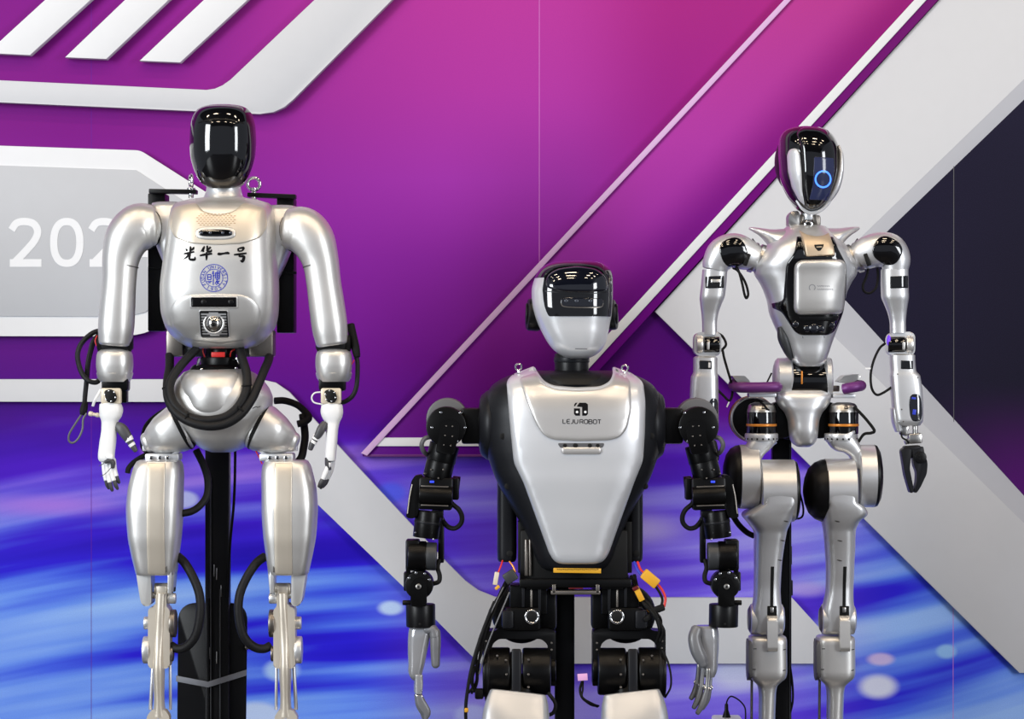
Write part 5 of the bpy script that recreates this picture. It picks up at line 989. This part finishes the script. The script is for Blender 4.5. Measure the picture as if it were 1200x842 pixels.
D.part('sensor_bar', G().patch(rpoly([(931, 371.5), (979, 371), (976, 376.5), (934, 377)], 2), bf2, 1, 1, 4), 'satin_black', tr)
for u, v in ((936, 395.5), (961, 395)): D.part('belly_mark', G().stroke([(u, v - 1.5), (u + .8, v + 1)], .9, tf, .4), 'faint_grey', tr)
D.part('side_lamp', G().ell((920, 402, -24), (3.6, 10, 6), 20, 12, rot=-12), 'led_purple', tr, 'violet side lamp')
D.part('lamp_housing', G().limb([(911.5, 384, -22, 3, 8), (915.5, 396, -22, 6.5, 10), (921, 411, -20, 5, 9), (924, 420, -18, 2, 6)], 18, 4, 2.4, rc=1, rc2=1), 'dark_grey', tr)
# waist and pelvis
wb = D.part('waist_barrel', G().cyl((924, 446, 0), (968, 446, 0), 23, 1.5), 'gloss_black')
D.part('barrel_mark', G().box((937, 442, -24), (1.8, 15, 1.2), .3), 'orange', wb)
for a, b_ in ((906.5, 927.5), (962.5, 974)):
    D.part('waist_ear', G().lathe((a, 443, 0), (1, 0, 0), [(0, 15), (2, 21), (5, 24), (b_ - a - 2, 24.5), (b_ - a, 23)], 40), 'silver_cool')
D.part('pelvis', G().loft([(457, 941, 30, 0, 22, 3), (462, 941, 33, 0, 27, 3), (467, 941, 32.5, 0, 29, 2.8), (476, 941, 28, -1, 29, 2.6), (484, 941, 21.5, -2, 28, 2.5), (494, 941, 18, -3, 27, 2.5), (506, 941, 16.8, -4, 26, 2.5), (514, 941, 15.4, -4, 24, 2.4), (520, 941, 12, -4, 20, 2.3), (523, 941, 7, -4, 13, 2.2)], 48, 2), 'silver_cool')
bm1 = D.part('bumper', G().tube([(870, 449, 26), (861, 450, 12), (860, 452.5, -8), (866, 453.5, -22), (886, 453.5, -27), (905, 453, -25), (909.5, 453, -20)], 6.2, 14), 'purple_bumper', label='purple padded bumper bar')
D.part('bumper_bracket', G().prism(rpoly([(856, 440), (871, 440), (877, 446), (877, 450), (862, 447)], 1.5), -20, 20, 1), 'aluminium', bm1)
D.part('bumper_support', G().box((892, 462.5, -6), (32, 5, 26), 1.2), 'pearl', bm1)
bm2 = D.part('bumper', G().tube([(985.5, 455.5, -24), (992, 454, -27), (1002, 452.3, -24), (1007.5, 451.5, -12), (1006, 451, 6), (996, 450, 18)], 6.2, 14), 'purple_bumper', label='purple padded bumper bar')
D.part('bumper_bracket', G().prism(rpoly([(980, 447), (987, 440), (1003, 438), (1007, 441), (1000, 446), (992, 449)], 1.5), -20, 20, 1), 'aluminium', bm2)
D.part('bumper_support', G().box((987, 463.5, -6), (26, 5, 26), 1.2), 'pearl', bm2)
D.part('bumper_arm', G().box((974, 455, 0), (18, 7, 14), 1).box((905, 462, 8), (16, 6, 14), 1), 'gunmetal')
# hip motors
for sd, uc in ((0, 891.5), (1, 987.5)):
    hm = D.part('hip_motor', G().cyl((uc, 482, -8), (uc, 508, -8), 17.5, .8), 'gloss_black')
    D.part('motor_cap', G().lathe((uc, 0, -8), (0, 1, 0), [(471, 8), (472.5, 13), (475, 15.5), (482, 17.2), (483.5, 17.4)], 36), 'aluminium', hm)
    D.part('motor_hub', G().cyl((uc + 1, 474, -20), (uc + 1, 479, -24), 2.6, .6, n=16), 'gunmetal', hm)
    D.part('orange_band', G().cyl((uc, 496, -8), (uc, 499, -8), 17.9, .5), 'orange', hm, 'thin orange band')
    fl_ = D.part('hip_flange', G().cyl((uc - (0 if sd == 0 else 3), 507, -8), (uc - (0 if sd == 0 else 3), 516, -8), 19.5, 1.5), 'silver_cool')
    for k in range(9):
        a = radians(180 + 20 * k + 10); D.part('flange_hole', G().cyl((uc - (0 if sd == 0 else 3) + 19.2 * cos(a), 513.5, -8 + 19.2 * sin(a)), (uc - (0 if sd == 0 else 3) + 20 * cos(a), 513.5, -8 + 20 * sin(a)), 1.2, .2, n=8), 'matt_black', fl_)
    ru = 884 if sd == 0 else 972
    rm = D.part('hip_roll_motor', G().cyl((ru, 491, 14), (ru, 491, 46), 27 if sd == 0 else 20, 2), 'satin_black')
    if sd == 0: D.part('roll_motor_rim', G().torus((ru, 491, 16), (0, 0, 1), 25, 2.2, 40), 'aluminium', rm); D.part('roll_band', G().torus((ru, 491, 22), (0, 0, 1), 27, .9, 40), 'orange', rm)
    D.part('hip_disc', G().cyl((917 if sd == 0 else 962, 492, 10), (917 if sd == 0 else 962, 492, 30), 22, 2), 'satin_black', rm)
# legs
def drum(name, u0, u1, v, d, r, m, cap0=0, cap1=0, parent=None):
    L = u1 - u0; return D.part(name, G().lathe((u0, v, d), (1, 0, 0), [(0, r - 4 * 0 - 2), (1.2, r)] + [(L - 1.2, r), (L, r - 2)], 44), m, parent)
# left leg
def leg(sd):
    if sd == 0:
        hip = D.part('hip_housing', G().lathe((865, 558, -6), (1, 0, 0), [(0, 35.5), (1.2, 37.5), (22, 37.5), (23.5, 35.5)], 44), 'silver_cool')
        D.part('hip_cap', G().lathe((865.5, 558, -6), (-1, 0, 0), [(0, 37), (4, 36.5), (10, 33), (15, 26), (18, 15), (19, 6)], 44), 'satin_black', hip, 'domed black hip cap')
        D.part('hip_arm', G().limb([(893, 512, -8, 17.5, 17), (890, 518, -9, 14, 16), (884, 526, -10, 12, 15), (878, 538, -8, 11.5, 15)], 28, 6, 3, rc=1, rc2=3), 'silver_cool', hip)
        th0, th1, cap = 889, 930, 1; uc = 909; kn, lk, bl = 897, 902, 898.5; v0 = 574
    else:
        hip = D.part('hip_housing', G().lathe((1004, 557, -6), (1, 0, 0), [(0, 34), (1.2, 36.5), (19, 36.5), (20.5, 34.5)], 44), 'silver_cool')
        D.part('hip_cap', G().lathe((1023.5, 557, -6), (1, 0, 0), [(0, 36.5), (3, 35.5), (6, 30), (8, 20), (8.6, 8)], 44), 'satin_black', hip, 'domed black hip cap')
        D.part('hip_arm', G().limb([(984.5, 510, -8, 18.5, 18), (987, 515, -8, 16, 18), (995, 522, -8, 11, 17), (1002, 531, -8, 8.5, 17), (1005.5, 545, -8, 8, 16)], 28, 6, 3, rc=1, rc2=3), 'silver_cool', hip)
        th0, th1, cap = 964, 1000, 0; uc = 981; kn, lk, bl = 980.5, 986, 978; v0 = 573
    thd = D.part('thigh_drum', G().lathe((th0, v0, -12), (1, 0, 0), [(0, 34), (1.2, 36.3), (th1 - th0 - 1.2, 36.3), (th1 - th0, 34)], 44), 'silver_cool')
    if sd == 0: D.part('drum_cap', G().lathe((929, v0, -12), (1, 0, 0), [(0, 35), (3, 34), (5, 28), (6, 16)], 44), 'satin_black', thd)
    else: D.part('drum_cap', G().lathe((966, v0 + 1, -12), (-1, 0, 0), [(0, 37), (5, 36.4), (13, 33), (20, 26), (24, 16), (26, 6)], 44), 'satin_black', thd, 'domed black thigh cap')
    if sd == 0: secs = [(570, 909.5, 20.2, -12, 36, 8), (586, 909.5, 20.2, -12, 36, 7), (594, 904, 24.5, -12, 35.4, 5.5), (602, 897.5, 28.8, -12, 34, 4.4), (612, 899.5, 24, -12, 31, 3.4), (622, 901, 18.8, -14, 24, 3), (640, 899.8, 17.2, -12, 22, 3), (665, 898.6, 15.8, -10, 20, 3), (690, 898, 15.4, -9, 18, 3), (704, 897.8, 16.4, -9, 18, 3), (715, 897.5, 18.5, -8, 19, 3), (738, 897.5, 16.5, -8, 17, 3), (742, 897.5, 10, -8, 12, 3)]
    else: secs = [(570, 982, 17.8, -12, 36, 8), (585, 982, 17.8, -12, 36, 7), (593, 986.5, 23.5, -12, 35.4, 5.5), (600, 987.5, 26, -12, 34, 4.4), (609, 983, 21.5, -12, 31, 3.4), (620, 981.8, 18.4, -14, 24, 3), (640, 982.6, 17.2, -12, 22, 3), (665, 983, 16, -10, 20, 3), (690, 982.5, 15.8, -9, 18, 3), (702, 981.5, 17, -9, 18, 3), (714, 980.8, 19, -8, 19, 3), (737, 980.5, 17, -8, 17, 3), (741, 980.5, 10, -8, 12, 3)]
    g = G().loft(secs, 48, 2); sf = g.surf()
    t_ = D.part('thigh', g, 'silver_cool')
    D.part('thigh_slot', G().patch(rpoly([(lk - 1.8, 661), (lk + 2.2, 661), (lk + 1.4, 708), (lk - 2.2, 708)], .8), sf, .5, .4, 4), 'matt_black', t_, 'dark slot down the thigh')
    for v in ((608, 631, 654)):
        um = (917 - (v - 608) * .12) if sd == 0 else (976 + (4 if v > 610 else 0)); D.part('thigh_mark', G().stroke([(um - 3.2, v - .8), (um, v), (um + 2.6, v + .4)], [.8, 1.7, .6], sf, .4), 'seam', t_)
    kd = D.part('knee_disc', G().lathe((kn - 20, 724.5, -6), (1, 0, 0), [(0, 13), (2, 17.5), (7, 18.5), (33, 18.5), (39, 17.5), (41, 13)], 40), 'silver_cool')
    D.part('knee_cap', G().lathe((kn - 15.5, 724.5, -6), (-1, 0, 0), [(0, 17), (3.5, 15.5), (5.5, 12), (5.8, 3)], 36), 'gunmetal', kd)
    D.part('knee_notch', G().box((lk, 713, -25), (11, 12, 6), .8), 'matt_black', kd)
    D.part('knee_link', G().prism(rpoly([(-25, 716), (-33, 722), (-35, 756), (-32, 759.5), (-20, 759.5), (-16, 716)], 3), lk - 6, lk + 6, 1.5, axis='u'), 'silver', kd)
    D.part('knee_pin', G().box((lk - .5, 711.5, -27), (4, 6, 5), .6), 'aluminium', kd)
    s_s = [(743.5, bl, 19, -6, 17, 4), (745, bl, 21.5, -6, 20, 4), (750, bl, 22.3, -6, 22, 4), (785, bl + .3, 22.3, -6, 22, 4), (792, bl + .2, 21, -6, 21, 3.6), (797, bl, 16, -6, 18, 3.2), (802, bl, 11.5, -6, 15, 2.8), (812, bl, 10, -6, 14, 2.4), (842, bl - .5, 9.6, -6, 13, 2.2), (900, bl - .5, 9, -5, 12, 2.2), (930, bl - .5, 10, -4, 12, 2.2)]
    g = G().loft(s_s, 44, 2.5); ss = g.surf()
    sk = D.part('shank', g, 'silver')
    D.part('shank_side', G().prism(rpoly([(-24, 748), (10, 748), (12, 790), (-4, 797), (-24, 790)], 5), bl - 23.5, bl - 17, 2, axis='u'), 'mid_grey', sk)
    for (a, v) in ((-16, 757), (-17, 781), (18.5, 758), (18, 782)): D.part('shank_notch', G().stroke([(bl + a - 2, v), (bl + a + 1.5, v - .3)], 1.0, ss, .4), 'ink', sk)
    D.part('calf_rod', G().cyl((bl - 17.5, 795, 0), (bl - 18.5, 930, 0), 1.6, .3, n=10), 'gunmetal', sk)
    D.part('foot', G().cyl((bl - 12, 932, -4), (bl + 12, 932, -4), 9, 1).prism(rpoly([(-75, df_), (-75, df_ - 10), (-50, df_ - 18), (10, df_ - 34), (26, df_ - 30), (36, df_ - 12), (38, df_)], 4), bl - 19, bl + 19, 3, axis='u'), 'silver_cool', sk)
leg(0); leg(1)
# arms
def arm(sd):
    if sd == 0:
        pth = [(886, 303, -4, 15, 17), (874, 298.5, -6, 18.5, 19), (860, 294, -8, 20.5, 21), (847, 298, -9, 20, 20), (839.5, 308, -9, 17, 18), (837, 316, -9, 14.6, 16.5)]
        ov, orr = (857.5, 296.5), -20; up = [(316, 837, 14.4), (330, 836, 14.6), (347, 834, 14.6), (356, 832.5, 12.6), (368, 831.2, 9.8), (380, 830.8, 8.6), (392, 831, 8.6)]
        wu = 836; eu = 828; fu = 826
    else:
        pth = [(1001, 302, -4, 15, 17), (1012, 297.5, -6, 18.5, 19), (1026, 293, -8, 20, 21), (1040, 294, -9, 20.5, 20), (1047.5, 304, -9, 18, 18), (1048, 316, -9, 15, 16.5)]
        ov, orr = (1036, 294.5), 30; up = [(316, 1047, 15.6), (330, 1047, 15.8), (347, 1047.5, 15.8), (356, 1048.5, 13.6), (368, 1050, 10.6), (380, 1050.8, 9.2), (390, 1051, 9.2)]
        wu = 1050.5; eu = 1054; fu = 1057
    s1 = -1 if sd == 0 else 1
    sg_ = G().limb(pth, 32, 6, 2.3, rc=2, rc2=1); sf = sg_.surf()
    sh = D.part('shoulder_link', sg_, 'silver_cool')
    D.part('shoulder_disc', G().patch(pill(ov[0], ov[1], 15.6, 17, 36, 2.5, orr + (90 if sd else 0)), sf, 1.2, 1.2, 4), 'gloss_black', sh, 'oval glossy black shoulder disc')
    jr = D.part('shoulder_joint', G().lathe((pth[0][0] - s1 * 8, 305, -4), (s1, -.28, 0), [(0, 15), (1, 18), (6, 18), (7, 16), (9, 16), (10, 18), (15, 18), (16, 15)], 32), 'aluminium')
    D.part('joint_slot', G().box((pth[1][0] + s1 * 1, 305, -24), (5, 15, 4), 1, roll=20 * s1 * -1), 'matt_black', jr)
    D.part('shoulder_fin', G().prism([(pth[0][0] - s1 * 2, 287), (pth[0][0] + s1 * 4, 279), (pth[0][0] + s1 * 5.5, 290)], -2, 6, .4), 'matt_black', jr)
    g = G().loft([(v, u, r, -9, r * 1.05, 2.8) for v, u, r in up], 36, 2); uf = g.surf()
    ua = D.part('upper_arm', g, 'silver_cool')
    D.part('arm_window', G().patch(rpoly([(wu - 11.2, 324.5), (wu + 10.6, 323.5), (wu + 10.8, 338), (wu - 11, 338.5)], 1.5), uf, .6, .5, 3), 'gloss_black', ua, 'black window band')
    if sd == 0: D.part('window_tag', G().patch(rpoly([(wu - 5, 327.8), (wu + 7, 327.8), (wu + 7, 331.6), (wu - 5, 331.6)], .5), uf, 1.2, .3, 3), 'silver', ua)
    D.part('arm_seam', G().torus((up[0][1], 317, -9), (0, 1, 0), up[0][2] - .3, .5, 36, 6), 'seam', ua)
    eb = D.part('elbow', G().prism(rpoly([(eu - 15.5, 392), (eu - 8, 389), (eu + 12, 388.5), (eu + 16, 393), (eu + 16, 412), (eu + 12, 417), (eu - 11, 417), (eu - 16, 412)], 4), -16, 6, 2.5), 'silver_cool')
    D.part('elbow_barrel', G().cyl((eu - 4 if sd == 0 else eu - 16, 403.5, -14), (eu + 14 if sd == 0 else eu + 4, 403.5, -14), 9.5, 1), 'gloss_black', eb)
    D.part('elbow_hub', G().cyl((eu - 13 if sd == 0 else eu + 5, 403.5, -12), (eu - 5 if sd == 0 else eu + 14, 403.5, -12), 11, 2), 'silver', eb)
    if sd: D.part('elbow_lens', G().ell((eu - 15, 399, -18), (2.6, 6.5, 5), 20, 12), 'led_purple', eb, 'violet elbow lens')
    D.part('elbow_tag', G().box((eu + (0 if sd == 0 else 1.5), 405, -24), (3, 9, 1), .3), 'silver', eb)
    if sd == 0:
        g = G().loft([(417, 826, 11, -8, 11, 3), (419, 826, 14, -8, 13.5, 3), (436, 826, 14, -8, 14, 3.2), (441, 825, 15.6, -8, 15, 3.4), (470, 824.5, 16.4, -8, 16, 3.6), (498, 825, 16, -8, 16, 3.6), (502, 825, 13, -8, 13, 3.4)], 36, 2)
    else:
        g = G().loft([(414, 1056, 12, -8, 11, 3), (416, 1056, 14.8, -8, 13.5, 3), (434, 1057, 14.8, -8, 14, 3.2), (440, 1059, 17.4, -8, 15, 3.6), (460, 1061, 18, -8, 16, 3.8), (476, 1062, 17.8, -8, 16, 3.8), (492, 1063, 16.6, -8, 16, 3.6), (498, 1063.5, 13, -8, 13, 3.2)], 36, 2)
    ff = g.surf(); fa = D.part('forearm', g, 'silver_cool'); wf = fu - 1 if sd == 0 else fu + 2.2
    D.part('forearm_window', G().patch(rpoly([(wf - 7, 422), (wf + 7.6, 422.6), (wf + 7.6, 432.4), (wf - 7, 432)], 1), ff, .6, .5, 3), 'gloss_black', fa, 'small black forearm window')
    if sd == 0: D.part('window_tag', G().box((wf + 4.6, 427.5, ff(wf + 4.6, 427) - .9), (2.6, 6, .8), .2), 'white_plastic', fa)
    if sd:
        D.part('forearm_slot', G().patch(pill(1069.5, 477, 7.6, 16, 36, 3.0, -4), ff, .7, .7, 3), 'lens', fa, 'tall dark oval forearm window')
        D.part('painted_glint', G().box((1067, 466, ff(1067, 466) - 1), (5, 2.4, .6), .2, roll=8), 'blue_wire', fa); D.part('painted_glint', G().box((1067.6, 482, ff(1067.6, 482) - 1), (4, 6, .6), .2, roll=8), 'blue_wire', fa)  # bluish reflection in the slot, painted on as small blue boxes
        D.part('forearm_step', G().limb([(1047, 478, -6, 4, 13), (1049, 492, -6, 5, 13), (1052, 504, -6, 4, 10)], 18, 4, 3, rc=1, rc2=1), 'silver_cool', fa)
        for (u, v) in ((1048.5, 438), (1072, 442), (1055, 493), (1053, 479)): D.part('screw', G().disc(u, v, ff(u, v) - .6, ff(u, v) + 1, .9, .2, 8), 'seam', fa)
        wr = D.part('wrist', G().cyl((1071, 494, -8), (1071.5, 512, -8), 3.2, .5, n=14).box((1070.5, 513, -8), (16, 12, 16), 2, roll=-4).box((1063, 516, -10), (10, 6, 8), 1, roll=-20).box((1058.5, 503, -6), (9, 14, 12), 2, roll=14), 'aluminium')
        D.part('wrist_wire', G().tube([(1053.5, 506, -14), (1055, 512, -16), (1060, 515, -16), (1063, 519, -14)], 1.1), 'rubber', wr)
        gp = D.part('gripper', G().box((1067, 526, -8), (20, 9, 16), 2, roll=-3).box((1067.5, 530, -8), (17, 12, 15), 2), 'black_shell')
        D.part('gripper_jaw', G().prism(rpoly([(1053.2, 526), (1060, 523), (1066, 526), (1063.5, 548), (1068, 571), (1067.5, 576.5), (1064, 576.5), (1058, 556)], [3, 2, 2, 3, 3, 2, 2, 3]), -17, 0, 1.5), 'black_shell', gp)
        D.part('gripper_jaw', G().prism(rpoly([(1066.5, 527), (1079.5, 522), (1080.5, 530), (1084.5, 541), (1083.5, 554), (1076, 570), (1071.5, 576.5), (1068.4, 576), (1071.5, 564), (1071.8, 552), (1068.5, 545)], [2, 2, 4, 4, 4, 4, 2, 2, 4, 4, 3]), -17, 0, 1.5), 'black_shell', gp)
        D.part('gripper_knob', G().disc(1075.8, 534.8, -20, -16, 7, 1, 24), 'satin_black', gp)
        for (u, v) in ((1074, 533), (1077.6, 533.4), (1074.6, 536.8), (1078, 536.4)): D.part('knob_hole', G().disc(u, v, -20.6, -19, .8, .2, 8), 'matt_black', gp)
    else:
        D.part('wrist', G().cyl((825, 498, -8), (825, 514, -8), 8, 1, n=20), 'aluminium')
        D.part('gripper', G().prism(rpoly([(812, 516), (838, 514), (842, 535), (830, 568), (822, 568), (810, 545)], 4), -17, 0, 2), 'black_shell')
        D.part('forearm_slot', G().patch(pill(834.5, 477, 5.5, 11, 30, 2.6), ff, .7, .7, 3), 'lens', fa)
arm(0); arm(1)
# cables
D.part('cable_loop', G().tube([(860, 311, -14), (864, 318, -18), (868, 332, -18), (871, 345, -16), (873.5, 349.5, -14), (875.5, 344, -14), (872, 331, -14), (864, 318, -12), (858, 314, -10)], 1.5), 'rubber')
D.part('cable_loop', G().tube([(1017, 312, -8), (1014, 324, -10), (1009.5, 335, -12), (1011.5, 342, -12), (1018, 343.5, -12), (1025, 337, -12), (1027.5, 324, -10), (1027, 314, -8)], 1.5), 'rubber')
D.part('elbow_cable', G().tube([(840, 390, -4), (846, 394, -8), (850, 403, -10), (846, 409, -10), (842, 411, -10)], 1.6), 'rubber')
D.part('elbow_cable', G().tube([(846, 410, -10), (848, 420, -10), (852, 434, -10), (856, 448, -10), (857.5, 460, -10), (854, 469, -10), (847, 463, -8), (840, 456, -6)], 1.5), 'rubber')
D.part('cable_tie', G().box((852.2, 473.5, -10), (1.6, 7, 1.4), .3, roll=24), 'white_plastic')
D.part('elbow_cable', G().tube([(1036, 402, -10), (1029, 408, -12), (1022, 422, -14), (1018.5, 438, -14), (1019.5, 454, -14), (1025, 462, -14), (1033, 460, -12), (1044, 453, -10)], 1.5), 'rubber')
D.part('cable_tie', G().box((1016, 431.5, -14), (8, 2, 2), .3), 'white_plastic')
D.part('hip_cable', G().tube([(998, 476, -20), (1006, 484, -22), (1014, 493, -22), (1021.5, 503.5, -22), (1018, 506.5, -20), (1010, 508, -18), (1004, 517, -14)], 1.8), 'rubber')
D.part('hip_cable', G().tube([(905, 437, 8), (899, 448, 2), (896, 456, 0)], 1.0), 'rubber')
D.part('motor_wire', G().tube([(889, 470, -18), (893, 474, -24), (897, 479, -24), (900, 480, -20)], 1.2), 'rubber')
D.part('thigh_cable', G().tube([(855, 590, 14), (858, 600, 16), (866, 614, 16), (876, 624, 12), (884, 628, 6)], 3.4), 'rubber')
D.part('thigh_cable', G().tube([(934, 566, 0), (938, 580, 0), (941, 594, -2), (940, 604, -4), (934, 607, -6), (926, 605, -4)], 1.2), 'rubber')
# stand
D1 = Frame(0.2)
D1.thing('robot_stand', (916, df_, 80), 'narrow black post standing behind the slim silver robot', 'stand')
po = D1.ppart('post', G().box((915.5, (500 + df_) / 2, 84), (22, df_ - 500 - 4, 20), 1), 'stand_black')
D1.ppart('post_edge', G().box((925.5, (520 + df_) / 2, 73.5), (1.4, df_ - 520, 2), .3), 'dark_grey', po)
D1.ppart('post_cable', G().tube([(926, 780, 74), (928.5, 800, 72), (929, 820, 72), (926, 836, 74)], 1.3), 'rubber', po)
D1.ppart('clamp', G().box((925, 650, 84), (5, 22, 14), 1), 'satin_black', po)
D1.ppart('clamp', G().box((926, 688, 84), (5, 18, 14), 1), 'satin_black', po)
D1.ppart('mount_arm', G().box((930, 508, 62), (26, 12, 62), 2), 'stand_black')
D1.ppart('base', G().prism(rpoly([(888, df_), (888, df_ - 5), (1030, df_ - 5), (1030, df_)], 1), 60, 240, 1), 'stand_black')
# socket box with plug by the wall
E = Frame(0.55); ef = E.floor_v()
E.thing('power_socket', (852, ef, 0), 'white socket box with a black plug and curved cable near the wall', 'socket')
E.part('socket_box', G().box((852, (839.5 + ef) / 2, 0), (34, ef - 839.5, 40), 3), 'white_plastic')
E.part('plug', G().lathe((851, 0, -4), (0, 1, 0), [(823.5, 1.6), (824.5, 2), (831, 2.3), (833, 3), (839, 5), (841, 5.4), (842, 4)], 20), 'satin_black')
E.part('cable', G().tube([(851, 826, -4), (851.5, 821, -4), (854, 816.5, -4), (857, 815, -4), (862, 817, -4), (868, 821.5, -4), (872.5, 828, -4), (873.4, 838, -4), (873.5, 870, -4), (876, ef - 2, -2)], .9), 'rubber')
